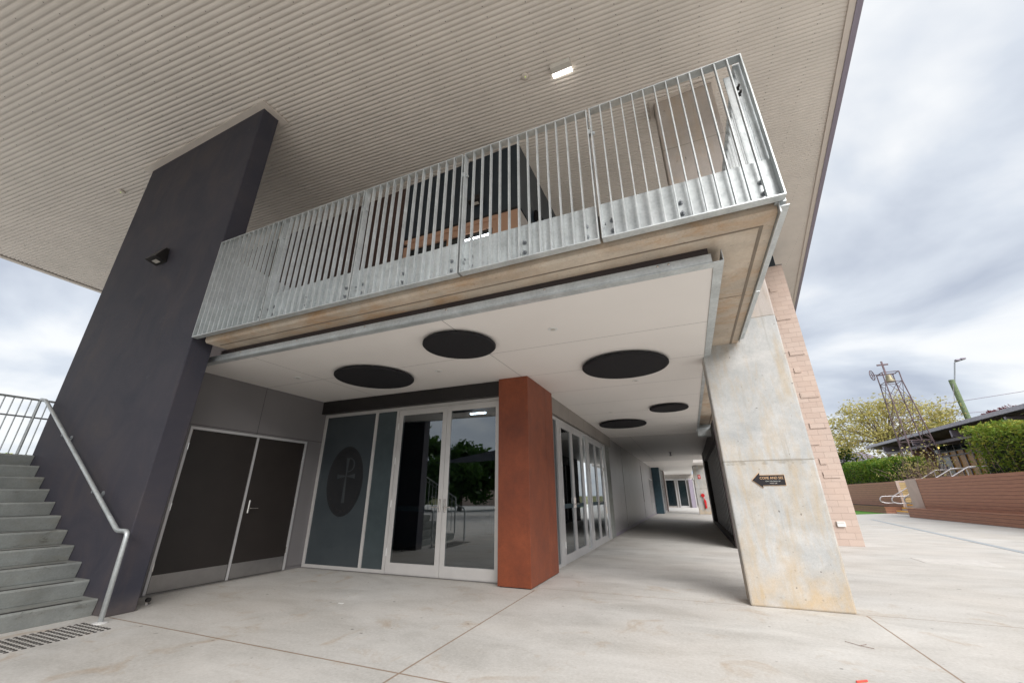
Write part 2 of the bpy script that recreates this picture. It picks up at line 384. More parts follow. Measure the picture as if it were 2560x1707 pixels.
def frosted():
    b = NB('frosted_glass')
    x, y, z = b.sep()
    f = b.noise(2.0, 5)
    c = b.ramp(f, [(.3, (.038, .048, .055)), (.7, (.055, .067, .074))])
    return b.fin(c, .28, 0, .5)
M['frost'] = frosted()
M['frost_strip'] = simple('frosted_glass_strip', (.052, .068, .074), .3)  # slightly paler frosted glass for the narrow panes
M['emblem'] = simple('etched_emblem_dark', (.018, .019, .021), .4)
M['etch'] = simple('etched_lettering', (.045, .052, .056), .4)
M['etch2'] = simple('etched_small_lettering', (.028, .026, .026), .5)
M['gold'] = simple('gold_lettering', (.62, .40, .22), .5)
M['sign_dark'] = simple('dark_sign_face', (.012, .010, .013), .35)
M['sign_white'] = simple('white_lettering', (.7, .74, .7), .5)
M['led'] = emis('lit_diffuser', (1, .97, .90), 2.5)
M['led_dim'] = emis('green_indicator', (.5, .7, .1), 1)
M['bulb'] = emis('warm_bulb', (1, .72, .15), 4)
M['tube'] = emis('fluorescent_tube', (.85, .92, 1), 8)

# ------------------------------------------------------------------ mesh builder
class MB:
    def __init__(s): s.v = []; s.f = []; s.mi = []
    def add(s, vs, fs, mi=0):
        o = len(s.v); s.v += [tuple(v) for v in vs]; s.f += [tuple(i + o for i in f) for f in fs]; s.mi += [mi] * len(fs); return s
    def box(s, x0, x1, y0, y1, z0, z1, mi=0):
        if x0 > x1: x0, x1 = x1, x0
        if y0 > y1: y0, y1 = y1, y0
        if z0 > z1: z0, z1 = z1, z0
        vs = [(x0, y0, z0), (x1, y0, z0), (x1, y1, z0), (x0, y1, z0), (x0, y0, z1), (x1, y0, z1), (x1, y1, z1), (x0, y1, z1)]
        return s.add(vs, [(0, 3, 2, 1), (4, 5, 6, 7), (0, 1, 5, 4), (1, 2, 6, 5), (2, 3, 7, 6), (3, 0, 4, 7)], mi)
    def prism(s, pts, z0, z1, mi=0, zf=None):
        """pts: plan polygon ccw; zf(x,y): top height"""
        n = len(pts)
        vs = [(p[0], p[1], z0) for p in pts] + [(p[0], p[1], zf(p[0], p[1]) if zf else z1) for p in pts]
        return s.add(vs, [tuple(reversed(range(n))), tuple(range(n, 2 * n))] + [(i, (i + 1) % n, n + (i + 1) % n, n + i) for i in range(n)], mi)
    def xprism(s, poly, axis, a0, a1, mi=0):
        """extrude a 2D polygon along an axis: axis 0 -> poly in (y,z); axis 1 -> poly in (x,z)"""
        n = len(poly)
        mk = (lambda a, p: (a, p[0], p[1])) if axis == 0 else (lambda a, p: (p[0], a, p[1]))
        vs = [mk(a0, p) for p in poly] + [mk(a1, p) for p in poly]
        return s.add(vs, [tuple(range(n)), tuple(reversed(range(n, 2 * n)))] + [(i, n + i, n + (i + 1) % n, (i + 1) % n) for i in range(n)], mi)
    def tube(s, pts, r, n=10, mi=0, caps=True, r1=None):
        pts = [Vector(p) for p in pts]; K = len(pts); rings = []
        up = None
        for i, p in enumerate(pts):
            d = (pts[min(i + 1, K - 1)] - pts[max(i - 1, 0)]).normalized()
            if up is None:
                up = Vector((0, 0, 1)) if abs(d.z) < .9 else Vector((1, 0, 0))
            a = d.cross(up).normalized(); b = a.cross(d).normalized(); up = b
            rr = r if r1 is None else r + (r1 - r) * i / max(1, K - 1)
            rings.append([p + (a * math.cos(t) + b * math.sin(t)) * rr for t in [2 * math.pi * q / n for q in range(n)]])
        vs = [v for g in rings for v in g]; fs = []
        for i in range(K - 1):
            for q in range(n): fs.append((i * n + q, i * n + (q + 1) % n, (i + 1) * n + (q + 1) % n, (i + 1) * n + q))
        if caps: fs += [tuple(reversed(range(n))), tuple((K - 1) * n + q for q in range(n))]
        return s.add(vs, fs, mi)
    def lathe(s, c, prof, n=32, mi=0, axis='z'):
        """prof: list of (radius, height) along axis"""
        vs = []
        for r_, h in prof:
            for q in range(n):
                a = 2 * math.pi * q / n
                if axis == 'z': vs.append((c[0] + r_ * math.cos(a), c[1] + r_ * math.sin(a), c[2] + h))
                elif axis == 'y': vs.append((c[0] + r_ * math.cos(a), c[1] + h, c[2] + r_ * math.sin(a)))
                else: vs.append((c[0] + h, c[1] + r_ * math.cos(a), c[2] + r_ * math.sin(a)))
        K = len(prof); fs = []
        for i in range(K - 1):
            for q in range(n): fs.append((i * n + q, i * n + (q + 1) % n, (i + 1) * n + (q + 1) % n, (i + 1) * n + q))
        fs += [tuple(reversed(range(n))), tuple((K - 1) * n + q for q in range(n))]
        return s.add(vs, fs, mi)
    def build(s, name, mats, parent=None, bevel=0, smooth=False, origin=None):
        me = bpy.data.meshes.new(name)
        off = Vector(origin) if origin is not None else Vector((0, 0, 0))
        me.from_pydata([tuple(Vector(v) - off) for v in s.v], [], s.f)
        if not isinstance(mats, (list, tuple)): mats = [mats]
        for m in mats: me.materials.append(m)
        me.polygons.foreach_set('material_index', s.mi)
        bm = bmesh.new(); bm.from_mesh(me); bmesh.ops.recalc_face_normals(bm, faces=bm.faces); bm.to_mesh(me); bm.free()
        if smooth:
            for p_ in me.polygons: p_.use_smooth = True
        o = bpy.data.objects.new(name, me); COL.objects.link(o)
        o.location = off
        if parent:
            o.parent = parent
            # parents are empties/meshes without rotation; keep world place
            wl = Vector((0, 0, 0)); q = parent
            while q: wl += Vector(q.location); q = q.parent
            o.location = off - wl
        if bevel:
            md = o.modifiers.new('bevel', 'BEVEL'); md.width = bevel; md.segments = 2; md.limit_method = 'ANGLE'; md.angle_limit = R(50)
        return o

def tag(o, label=None, cat=None, group=None, kind=None):
    if label: o['label'] = label
    if cat: o['category'] = cat
    if group: o['group'] = group
    if kind: o['kind'] = kind
    return o
def thing(name, loc, label, cat, group=None):
    o = bpy.data.objects.new(name, None); COL.objects.link(o); o.location = loc; o.empty_display_size = .2
    return tag(o, label, cat, group)
def kids(o): return [c for c in bpy.data.objects if c.parent == o]
def dup(root, loc, label=None, group=None):
    r = root.copy(); COL.objects.link(r); r.location = loc
    if label: r['label'] = label
    if group: r['group'] = group
    for ch in kids(root):
        c = ch.copy(); COL.objects.link(c); c.parent = r
        for g in kids(ch):
            d = g.copy(); COL.objects.link(d); d.parent = c
    return r

def text_mesh(name, body, size, mat, mtx, parent, extrude=.0015, align='CENTER', font_scale=1.0):
    """text turned into a mesh; mtx places it (text lies in its local XY)"""
    cu = bpy.data.curves.new(name, 'FONT'); cu.body = body; cu.size = size; cu.extrude = extrude; cu.align_x = align; cu.align_y = 'CENTER'; cu.resolution_u = 3
    tmp = bpy.data.objects.new('tmp', cu); COL.objects.link(tmp)
    if font_scale != 1.0: tmp.scale.x = font_scale
    dg = bpy.context.evaluated_depsgraph_get(); dg.update()
    me = bpy.data.meshes.new_from_object(tmp.evaluated_get(dg)); me.name = name
    sx = Matrix.Diagonal((font_scale, 1, 1, 1))
    me.transform(mtx @ sx)
    bpy.data.objects.remove(tmp)
    me.materials.clear(); me.materials.append(mat)
    o = bpy.data.objects.new(name, me); COL.objects.link(o)
    if parent:
        wl = Vector((0, 0, 0)); q = parent
        while q: wl += Vector(q.location); q = q.parent
        o.parent = parent; o.location = -wl
    return o
FRONT = Matrix.Rotation(R(90), 4, 'X')   # text facing -Y, reading along +X

def place(x, y, z): return Matrix.Translation((x, y, z)) @ FRONT

# ------------------------------------------------------------------ ground
g = MB(); g.add([(-600, -600, -.03), (600, -600, -.03), (600, 900, -.03), (-600, 900, -.03)], [(0, 1, 2, 3)]); tag(g.build('ground', M['grass']), kind='structure')
g = MB(); g.add([(-40, -45, 0), (60, -45, 0), (60, 60, 0), (-40, 60, 0)], [(0, 1, 2, 3)]); tag(g.build('concrete_paving', M['floor']), kind='structure')
g = MB(); g.add([(7.6, 30.6, .004), (11.28, 34.1, .004), (11.28, 47, .004), (6.0, 47, .004)], [(0, 1, 2, 3)]); tag(g.build('turf', M['turf']), 'small patch of green artificial turf beside the far bench', kind='structure')

# ------------------------------------------------------------------ main building
zr = lambda x, y: 7.595 + .05 * x + .055 * y
B = thing('school_building', (-5, 8, 0), 'two storey concrete school building with deep corrugated eave, balcony and dark tapering-looking pier', 'building')

# roof sheet: real corrugation, ribs run along (1, .10)
RD = Vector((1, .10)).normalized(); RN = Vector((-RD.y, RD.x))
def redge(yv, off=0): return 3.48 + (yv - 5.40) * .1508 + off
def ledge(yv): return -15.34 + (yv - 2.76) * -.16
def rib_hit(s_, side):
    """point on rib at normal offset s_ where it meets the eave line"""
    p = RN * s_
    if side > 0:   # x = 3.30+(y-5.4)*.1508
        k = (redge(0) - .17 - p.x + .1508 * p.y) / (RD.x - .1508 * RD.y)
    else:
        k = (-15.34 + .16 * 2.76 - p.x - .16 * p.y) / (RD.x + .16 * RD.y)
    return p + RD * k
rf = MB(); P_ = .076; K_ = 8
s0, s1 = -5.2, 27.0; nr = int((s1 - s0) / P_ * K_)  # roof front carried unseen past the camera to shade the left foreground
vs = []
for i in range(nr + 1):
    s_ = s0 + i * P_ / K_
    ph = 2 * math.pi * i / K_
    dz = (.0068 + .0006 * math.sin(i // K_ * 2.4) * math.sin(i // K_ * .37)) * (math.cos(ph) + .22 * math.cos(2 * ph))
    a, b_ = rib_hit(s_, -1), rib_hit(s_, 1)
    vs += [(a.x, a.y, zr(a.x, a.y) + dz), (b_.x, b_.y, zr(b_.x, b_.y) + dz)]
rf.add(vs, [(2 * i, 2 * i + 1, 2 * i + 3, 2 * i + 2) for i in range(nr)])
# screw heads, every second rib, rows .575 apart
random.seed(3)
for row in range(-2, 34):
    x0 = -15.0 + row * .575
    for j in range(0, int((s1 - s0) / (2 * P_))):
        s_ = s0 + j * 2 * P_ + P_ * .5
        lx = x0 + s_ * .02
        p = RN * s_; k = (lx - p.x) / RD.x; q = p + RD * k
        if q.x < rib_hit(s_, -1).x + .1 or q.x > rib_hit(s_, 1).x - .08: continue
        r_ = .0085; zz = zr(q.x, q.y) - .013
        rf.add([(q.x - r_, q.y, zz), (q.x, q.y - r_, zz), (q.x + r_, q.y, zz), (q.x, q.y + r_, zz), (q.x, q.y, zz - .006)],
               [(0, 1, 4), (1, 2, 4), (2, 3, 4), (3, 0, 4)], 1)
rf.build('roof_soffit', [M['roof'], M['screw']], B)
# roof top plate so light cannot leak
rt = MB()
c4 = [(ledge(-5), -5), (redge(-5), -5), (redge(27), 27), (ledge(27), 27)]
rt.prism(c4, 0, 0); rt.v = [(x, y, zr(x, y) + (.10 if i < 4 else .34)) for i, (x, y, z) in enumerate(rt.v)]
rt.build('roof_deck', M['gutter'], B)
def strip(name, mat, fx0, fx1, y0, y1, dz0, dz1):
    s_ = MB(); n = 8; vs = []
    for i in range(n + 1):
        y = y0 + (y1 - y0) * i / n
        a, b_ = fx0(y), fx1(y)
        vs += [(a, y, zr(a, y) + dz0), (b_, y, zr(b_, y) + dz0), (b_, y, zr(b_, y) + dz1), (a, y, zr(a, y) + dz1)]
    fs = []
    for i in range(n):
        o = 4 * i
        for q in range(4): fs.append((o + q, o + (q + 1) % 4, o + 4 + (q + 1) % 4, o + 4 + q))
    fs += [(0, 1, 2, 3), (4 * n, 4 * n + 1, 4 * n + 2, 4 * n + 3)]
    s_.add(vs, fs); return s_.build(name, mat, B)
strip('eave_trim', M['trim'], lambda y: redge(y, -.185), lambda y: redge(y, -.09), -5, 27, -.035, .12)
strip('fascia_gutter', M['gutter'], lambda y: redge(y, -.088), lambda y: redge(y), -5, 27, -.05, .36)
strip('left_eave_trim', M['trim'], lambda y: ledge(y) - .16, lambda y: ledge(y) - .03, -5, 27, -.03, .30)

# dark pier
px0, px1, py0, py1 = -9.01, -5.82, 2.815, 3.09
p = MB(); p.prism([(px0, py0), (px1, py0), (px1, py1), (px0, py1)], 0, 0, zf=lambda x, y: zr(x, y) - .002)
p.build('dark_pier', M['render'], B, bevel=.012)
# collar where the pier meets the ceiling
cl = MB()
for (a0, a1, b0, b1) in ((px0 - .10, px1 + .12, py0 - .11, py0 - .004), (px1 + .004, px1 + .12, py0 - .003, py1 + .10), (px0 - .10, px1 + .003, py1 + .004, py1 + .10), (px0 - .10, px0 - .004, py0 - .003, py1 + .003)):
    n0 = len(cl.v); cl.box(a0, a1, b0, b1, 0, 1)
    for i in range(n0, n0 + 8):
        x, y, z = cl.v[i]; cl.v[i] = (x, y, zr(x, y) - (.012 if z > .5 else .034))
cl.build('pier_collar', M['trim'], B)

# door wall (x = -6.56 plane)
WX = -6.56
s_ = MB(); dy0, dy1, dz1 = 3.50, 5.52, 2.135
s_.box(WX - .2, WX, 3.092, dy0, 0, 2.945); s_.box(WX - .2, WX, dy0, dy1, dz1, 2.945); s_.box(WX - .2, WX, dy1, 5.90, .05, 2.945)
s_.box(WX - .2, WX - .02, dy1, 5.90, 0, .05)
s_.build('panel_wall', M['wall_grey'], B)
# double service door
fr = MB(); t_ = .035
fr.box(WX - .1, WX + .008, dy0, dy0 + t_, 0, dz1); fr.box(WX - .1, WX + .008, dy1 - t_, dy1, 0, dz1); fr.box(WX - .1, WX + .008, dy0 + t_, dy1 - t_, dz1 - t_, dz1)
mid = 4.553
def service_leaf(y0, y1, hinge, lab, handle):
    d = MB(); d.box(WX - .05, WX - .008, y0, y1, .015, dz1 - t_ - .004); lf = d.build('door_leaf', M['door_dark'], B); tag(lf, lab)
    k = MB(); k.box(WX - .008, WX - .005, y0 + .01, y1 - .01, .02, .225); k.build('kick_plate', M['steel'], lf)
    for hz in (.32, 1.05, 1.85):
        h = MB(); h.tube([(WX + .004, hinge, hz - .05), (WX + .004, hinge, hz + .05)], .008, 8); h.build('hinge', M['bright'], lf)
    if handle:
        h = MB(); yy = y0 + .075
        h.tube([(WX - .004, yy, .93), (WX - .004, yy, 1.12)], .019, 10)
        h.tube([(WX - .002, yy, 1.0), (WX + .045, yy, 1.0), (WX + .05, yy + .02, 1.0), (WX + .05, yy + .13, 1.0)], .0075, 8)
        h.build('door_handle', M['bright'], lf, smooth=False)
    return lf
frame_o = fr.build('door_frame', M['alu'], B)
service_leaf(dy0 + t_ + .003, mid - .02, dy0 + t_, 'wider dark brown left door leaf', False)
service_leaf(mid + .02, dy1 - t_ - .003, dy1 - t_, 'dark brown right door leaf with lever handle', True)
a = MB(); a.box(WX - .03, WX + .002, mid - .018, mid + .018, .015, dz1 - t_ - .003); a.build('meeting_stile', M['alu'], B)
a = MB(); a.box(WX - .1, WX + .012, dy0, dy1, 0, .014); a.build('door_sill', M['steel'], B)

# glazed front (y = 5.88)
GY = 5.88
a = MB(); a.box(WX, -2.622, GY - .13, GY + .1, 2.70, 2.944); a.build('head_panel', M['black'], B)
def vbar(m_, x, wd, z0, z1, y0=GY - .02, y1=GY + .06): m_.box(x - wd / 2, x + wd / 2, y0, y1, z0, z1)
a = MB()
for x in (-6.53, -5.25, -4.755): vbar(a, x, .055, 0, 2.70)
a.box(-6.5025, -5.2775, GY - .021, GY + .06, 2.64, 2.70); a.box(-5.2225, -4.7825, GY - .021, GY + .06, 2.64, 2.70); a.box(-4.7275, -2.68, GY - .021, GY + .06, 2.65, 2.70)
a.box(-6.5025, -5.2775, GY - .019, GY + .06, 0, .06); a.box(-5.2225, -4.7825, GY - .019, GY + .06, 0, .06)
vbar(a, -2.65, .055, 0, 2.70)
a.build('shopfront_frame', M['alu_warm'], B)
fz = MB(); fz.box(-6.5025, -5.2775, GY + .0, GY + .012, .06, 2.64)
fo = fz.build('frosted_window', M['frost'], B); tag(fo, 'frosted pane with a dark oval emblem')
fz = MB(); fz.box(-5.2225, -4.7825, GY + .0, GY + .012, .06, 2.64); fz.build('frosted_window', M['frost_strip'], B)
# emblem: oval, tapering cross with the loop of a P, lettering round the rim
ex, ez, erx, erz = -5.845, 1.44, .425, .61
em = MB(); n = 64
em.add([(ex + erx * math.cos(2 * math.pi * i / n), GY - .001, ez + erz * math.sin(2 * math.pi * i / n)) for i in range(n)] +
       [(ex + erx * math.cos(2 * math.pi * i / n), GY - .003, ez + erz * math.sin(2 * math.pi * i / n)) for i in range(n)],
       [tuple(range(n)), tuple(reversed(range(n, 2 * n)))] + [(i, (i + 1) % n, n + (i + 1) % n, n + i) for i in range(n)])
em.build('emblem', M['emblem'], fo)
ch = MB(); Y0, Y1 = GY - .006, GY - .0035
def flat(poly): ch.xprism([(q[0], q[1]) for q in poly], 1, Y0, Y1)
cx, top, bot = ex + .02, ez + .40, ez - .38
flat([(cx - .035, bot), (cx + .035, bot), (cx + .012, ez + .12), (cx - .012, ez + .12)])
flat([(cx - .012, ez + .1201), (cx + .012, ez + .1201), (cx + .036, top), (cx - .036, top)])
flat([(cx - .21, ez + .035), (cx - .013, ez + .07), (cx - .013, ez + .082), (cx - .21, ez + .115)])
flat([(cx + .013, ez + .07), (cx + .21, ez + .035), (cx + .21, ez + .115), (cx + .013, ez + .082)])
for i in range(14):     # the loop
    t0, t1 = R(88 - i * 13), R(88 - (i + 1) * 13)
    def pp(t, rr): return (cx + .03 + rr * .13 * math.cos(t) * 1.15, ez + .275 + rr * .125 * math.sin(t))
    q0 = .82 if 3 < i < 9 else .88
    flat([pp(t0, 1), pp(t0, q0), pp(t1, q0), pp(t1, 1)])
ch.build('emblem_cross', M['etch'], fo)
ring = MB()
random.seed(9)
for t0, t1, kk in ((160, 22, 21), (200, 340, 20)):
    for i in range(kk):
        if i in (3, 9, 13): continue
        t = R(t0 + (t1 - t0) * (i + .5) / kk)
        c0 = Vector((ex + erx * .83 * math.cos(t), ez + erz * .85 * math.sin(t)))
        rad = Vector((math.cos(t) / erx, math.sin(t) / erz)).normalized(); tan = Vector((-rad.y, rad.x))
        for st in range(random.choice((2, 3))):
            o1 = tan * random.uniform(-.014, .014); hh = random.uniform(.018, .026)
            d1 = (rad + tan * random.uniform(-.5, .5)).normalized() * hh; wv = tan * .003
            A_ = c0 + o1 - d1; B_ = c0 + o1 + d1
            ring.xprism([tuple(A_ - wv), tuple(A_ + wv), tuple(B_ + wv), tuple(B_ - wv)], 1, GY - .006, GY - .0035)
ring.build('rim_lettering', M['etch2'], fo)
# two glazed door leaves
def glazed_leaf(axis, a0, a1, face, z1, name_mat, handle_side, parent, glassm, stile=.085, bottom=.17, top_=.10, lab=None, sgn=-1):
    """axis 0: leaf spans x at y=face (outside is -y); axis 1: spans y at x=face (outside is +x)"""
    m_ = MB()
    def bx(u0, u1, z0, z1_, d0, d1):
        if axis == 0: m_.box(u0, u1, face + d0, face + d1, z0, z1_)
        else: m_.box(face - d1, face - d0, u0, u1, z0, z1_)
    bx(a0, a0 + stile, .012, z1, -.012, .035); bx(a1 - stile, a1, .012, z1, -.012, .035)
    bx(a0 + stile, a1 - stile, .012, bottom, -.0115, .0345); bx(a0 + stile, a1 - stile, z1 - top_, z1, -.0115, .0345)
    lf = m_.build('glass_door', name_mat, parent)
    if lab: tag(lf, lab)
    g_ = MB()
    if axis == 0: g_.add([(a0 + stile, face - .004, bottom), (a1 - stile, face + .032, bottom), (a1 - stile, face + .032, z1 - top_), (a0 + stile, face - .004, z1 - top_)], [(0, 1, 2, 3)])
    else: g_.add([(face - .01, a0 + stile, bottom), (face - .01, a1 - stile, bottom), (face - .01, a1 - stile, z1 - top_), (face - .01, a0 + stile, z1 - top_)], [(0, 1, 2, 3)])
    g_.build('glass_pane', glassm, lf)
    f_ = MB()
    if axis == 0: f_.box(a0 + stile, a1 - stile, face + .033, face + .034, .93, 1.01)
    else: f_.box(face - .008, face - .006, a0 + stile, a1 - stile, .93, 1.01)
    f_.build('safety_strip', M['teal_strip'], lf)
    h = MB()
    u = (a0 + stile / 2) if handle_side < 0 else (a1 - stile / 2)
    dr = 1 if handle_side < 0 else -1
    def P(u_, d_, z_): return (u_, face + d_, z_) if axis == 0 else (face - d_, u_, z_)
    h.tube([P(u, -.014, .93), P(u, -.014, 1.12)], .017, 8)
    h.tube([P(u, -.014, 1.0), P(u, -.06, 1.0), P(u + dr * .02, -.065, 1.0), P(u + dr * .13, -.065, 1.0)], .0075, 8)
    h.build('door_handle', M['bright'], lf)
    hu = a0 if handle_side > 0 else a1
    for hz in (.32, 1.05, 1.75, 2.35):
        q = MB(); q.tube([P(hu, -.02, hz - .055), P(hu, -.02, hz + .055)], .009, 8); q.build('hinge', M['white'], lf)
    return lf
M['teal_strip'] = simple('teal_safety_strip', (.018, .042, .055), .5)
glazed_leaf(0, -4.722, -3.707, GY, 2.645, M['alu_warm'], 1, B, M['glass'], lab='left glass entry door leaf')
glazed_leaf(0, -3.701, -2.684, GY, 2.645, M['alu_warm'], -1, B, M['glass'], lab='right glass entry door leaf with lever')
a = MB(); a.box(-6.56, -2.62, GY - .03, GY + .1, -.01, .0115); a.build('entry_sill', M['steel'], B)

# rust coloured corner box
a = MB(); a.box(-2.62, -2.12, 5.66, 6.50, .012, 2.944); a.box(-2.619, -2.121, 6.506, 6.94, .012, 2.944); ob = a.build('rust_corner_box', M['rust'], B, bevel=.004)
a = MB(); a.box(-2.6, -2.14, 5.68, 6.92, 0, .012); a.box(-2.615, -2.126, 6.5, 6.506, .012, 2.94, 1); a.build('box_plinth', [M['black'], M['white']], B)

# interior seen through the glass
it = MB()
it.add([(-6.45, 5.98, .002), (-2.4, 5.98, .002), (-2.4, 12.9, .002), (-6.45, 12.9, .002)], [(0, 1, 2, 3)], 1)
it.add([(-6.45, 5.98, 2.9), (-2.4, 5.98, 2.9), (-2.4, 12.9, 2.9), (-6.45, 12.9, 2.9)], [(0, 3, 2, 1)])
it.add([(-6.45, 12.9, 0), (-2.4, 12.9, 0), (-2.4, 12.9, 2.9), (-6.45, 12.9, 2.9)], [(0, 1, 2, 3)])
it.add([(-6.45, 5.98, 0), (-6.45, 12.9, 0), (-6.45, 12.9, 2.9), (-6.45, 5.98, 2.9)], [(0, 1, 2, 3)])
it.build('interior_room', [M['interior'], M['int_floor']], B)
a = MB(); a.box(-4.10, -3.74, 7.4, 7.45, 2.79, 2.82); a.build('ceiling_tube', M['tube'], B)
cz = MB()
for i in range(26):    # curtain folds at the back
    x = -6.2 + i * .14; cz.box(x, x + .09, 12.6 + .05 * (i % 2), 12.66 + .05 * (i % 2), .05, 2.6)
cz.build('curtain', M['blue'], B)

# ceiling over entry and corridor
CZ = 2.946
a = MB(); a.prism([(WX + .001, 3.29), (.458, 3.29), (.458, 13.55), (-2.25, 13.55), (-2.25, 5.90), (WX + .001, 5.90)], CZ, CZ + .03); a.build('ceiling_panel', M['ceiling'], B)
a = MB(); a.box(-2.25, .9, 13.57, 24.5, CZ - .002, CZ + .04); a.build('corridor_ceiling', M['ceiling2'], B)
a = MB(); a.box(-2.25, .42, 24.52, 36, CZ, CZ + .04); a.box(-2.25, .42, 36, 46, CZ + .15, CZ + .2); a.box(.421, 1.3, 27.5, 36, CZ + .055, CZ + .3); a.build('rear_corridor_ceiling', M['ceiling'], B)
# fascia and galvanised channel
a = MB(); a.box(-5.81, .435, 3.21, 3.25, CZ + .034, 3.088); a.build('dark_fascia', M['fascia'], B)
a = MB(); a.box(-6.2, .45, 3.196, 3.206, CZ + .001, 3.022); a.box(-6.25, .537, 3.2, 3.288, CZ - .008, CZ - .001); a.box(.46, .537, 3.2885, 6.3, CZ - .008, CZ - .001); a.box(.46, .51, 6.301, 13.5, CZ - .008, CZ - .001)
a.box(.53, .537, 3.2, 6.3, CZ, CZ + .10); a.box(.50, .51, 6.301, 13.5, CZ, CZ + .10)
ga = a.build('galvanised_angle', M['galv'], B)
for x in (-5.35, -4.3, -3.2, -2.1, -1.0, .03, .12):
    h = MB(); h.lathe((x, 3.196, 3.0), [(.012, 0), (.012, -.006), (.007, -.011)], 8, axis='y'); h.build('bolt', M['bright'], ga)
# slab
a = MB()
a.xprism([(2.93, 3.09), (13.5, 3.09), (13.5, 3.455), (2.91, 3.455), (2.91, 3.115)], 0, -5.69, .90)
a.build('balcony_slab', M['slab'], B)
a = MB()   # drip groove line and pour joints cast into the soffit
a.box(.80, .825, 3.05, 13.0, 3.086, 3.0895); a.box(-5.6, .80, 3.05, 3.066, 3.086, 3.0895); a.box(.56, .84, 4.27, 4.276, 3.087, 3.0895); a.build('drip_groove', simple('groove_shade', (.22, .18, .14), .8), B)
a = MB(); a.box(-9, .7, 5.4, 13.5, 3.456, 3.47); a.build('balcony_floor', M['slab_y'], B)
a = MB(); a.box(.46, 1.0, 12.6, 12.9, 2.72, 2.95); a.box(.42, 1.4, 13.0, 13.2, 3.0, 3.09); a.build('steel_beam', M['galv'], B)

# concrete blade column
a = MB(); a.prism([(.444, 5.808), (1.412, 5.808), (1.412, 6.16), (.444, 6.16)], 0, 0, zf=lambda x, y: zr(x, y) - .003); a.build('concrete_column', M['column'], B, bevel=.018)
a = MB()
for (a0, a1, b0, b1) in ((.36, 1.50, 5.73, 5.80), (.36, .436, 5.801, 6.20), (1.42, 1.50, 5.801, 6.20)):
    n0 = len(a.v); a.box(a0, a1, b0, b1, 0, 1)
    for i in range(n0, n0 + 8):
        x, y, z = a.v[i]; a.v[i] = (x, y, zr(x, y) - (.012 if z > .5 else .034))
a.build('column_collar', M['trim'], B)
# brick pier at the back right
a = MB(); a.box(2.2, 3.63, 12.82, 14.0, 0, 7.74); a.build('blockwork_pier', M['brick'], B)
# blocks standing slightly proud
random.seed(4)
for (x, z, w_) in ((3.15, 6.88, .19), (3.12, 5.93, .35), (3.2, 4.83, .36), (3.2, 4.32, .16), (3.18, 3.60, .42), (3.2, 2.78, .36), (3.1, 2.36, .2), (3.2, 1.87, .14), (3.2, 1.54, .34)):
    rl = MB(); rl.box(x, x + w_, 12.80, 12.8195, z, z + .143); rl.build('raised_block', M['brick'], B)
a = MB(); a.box(2.4, 3.5, 12.9, 13.9, 7.741, 8.5); a.box(2.2, 3.64, 12.81, 14.0, 7.741, 7.76); a.build('pier_infill', M['blue'], B)
# corridor side of the room: glazed doors at x=-2.25
SX = -2.25
a = MB()
for y0, y1 in ((6.942, 7.34), (7.56, 7.62), (7.62, 7.78), (9.58, 9.70), (10.12, 10.32), (12.03, 12.14), (12.56, 12.72)): a.box(SX - .07, SX + .008, y0 + .001, y1 - .001, .0, 2.62)
a.box(SX - .07, SX + .006, 7.341, 12.719, 2.555, 2.62); a.box(SX - .07, SX + .006, 7.341, 12.719, 0, .05)
a.build('side_frame', M['alu'], B)
for y0, y1, lb in ((7.785, 8.655, 'first corridor glass door leaf'), (8.66, 9.575, 'second corridor glass door leaf'), (10.325, 11.175, 'third corridor glass door leaf'), (11.18, 12.025, 'fourth corridor glass door leaf')):
    glazed_leaf(1, y0, y1, SX, 2.55, M['alu'], 1 if lb[0] in 'ft' and y0 in (7.785, 10.325) else -1, B, M['glass2'], .075, .15, .09, lb)
for y0, y1 in ((7.34, 7.56), (9.70, 10.12), (12.14, 12.56)):
    q = MB(); q.add([(SX - .02, y0, .05), (SX - .02, y1, .05), (SX - .02, y1, 2.555), (SX - .02, y0, 2.555)], [(0, 1, 2, 3)]); q.build('side_light', M['glass2'] if y0 > 8 else M['frost_strip'], B)
a = MB(); a.box(SX - .1, SX + .055, 6.942, 13.55, 2.64, 2.944); a.build('stone_head_band', panel_wall('stone_grey_head', (.27, .245, .225), [(1, 8.4, .005, 2, None, None), (1, 9.8, .005, 2, None, None), (1, 11.2, .005, 2, None, None), (1, 12.6, .005, 2, None, None)], .6, .12), B)
a = MB(); a.box(SX - .1, SX + .012, 12.722, 13.38, 0, 2.64); a.build('concrete_nib', M['slab_y'], B)
a = MB()
for y0, y1 in ((13.382, 16.2), (16.28, 22.9), (22.98, 30.2)): a.box(SX - .1, SX, y0, y1, .09, 2.944)
a.box(SX - .1, SX - .03, 16.2, 16.28, .09, 2.944); a.box(SX - .1, SX - .03, 22.9, 22.98, .09, 2.944)
a.build('corridor_wall', M['wall_corr'], B)
a = MB(); a.box(SX - .1, SX + .01, 13.385, 30.2, 0, .089); a.build('corridor_skirting', M['gutter'], B)
a = MB(); a.box(SX + .001, SX + .012, 16.22, 16.26, .2, 2.6, 0); a.box(SX + .001, SX + .014, 22.91, 22.95, .85, 2.62, 1); a.build('wall_slot_channel', [M['alu'], M['black']], B)
gr_ = MB()
for i in range(9): gr_.box(SX + .003, SX + .03, 27.1 + i * .26, 27.14 + i * .26, .06, 2.05)
gr_.box(SX + .003, SX + .035, 27.0, 29.3, 2.05, 2.12); gr_.build('security_grille', M['alu'], B)
a = MB(); a.box(-2.26, -1.76, 30.2, 31.2, 0, 2.944); a.build('teal_corner_box', M['teal'], B)
a = MB(); a.box(-2.2, -1.75, 31.3, 34, 0, .1); 
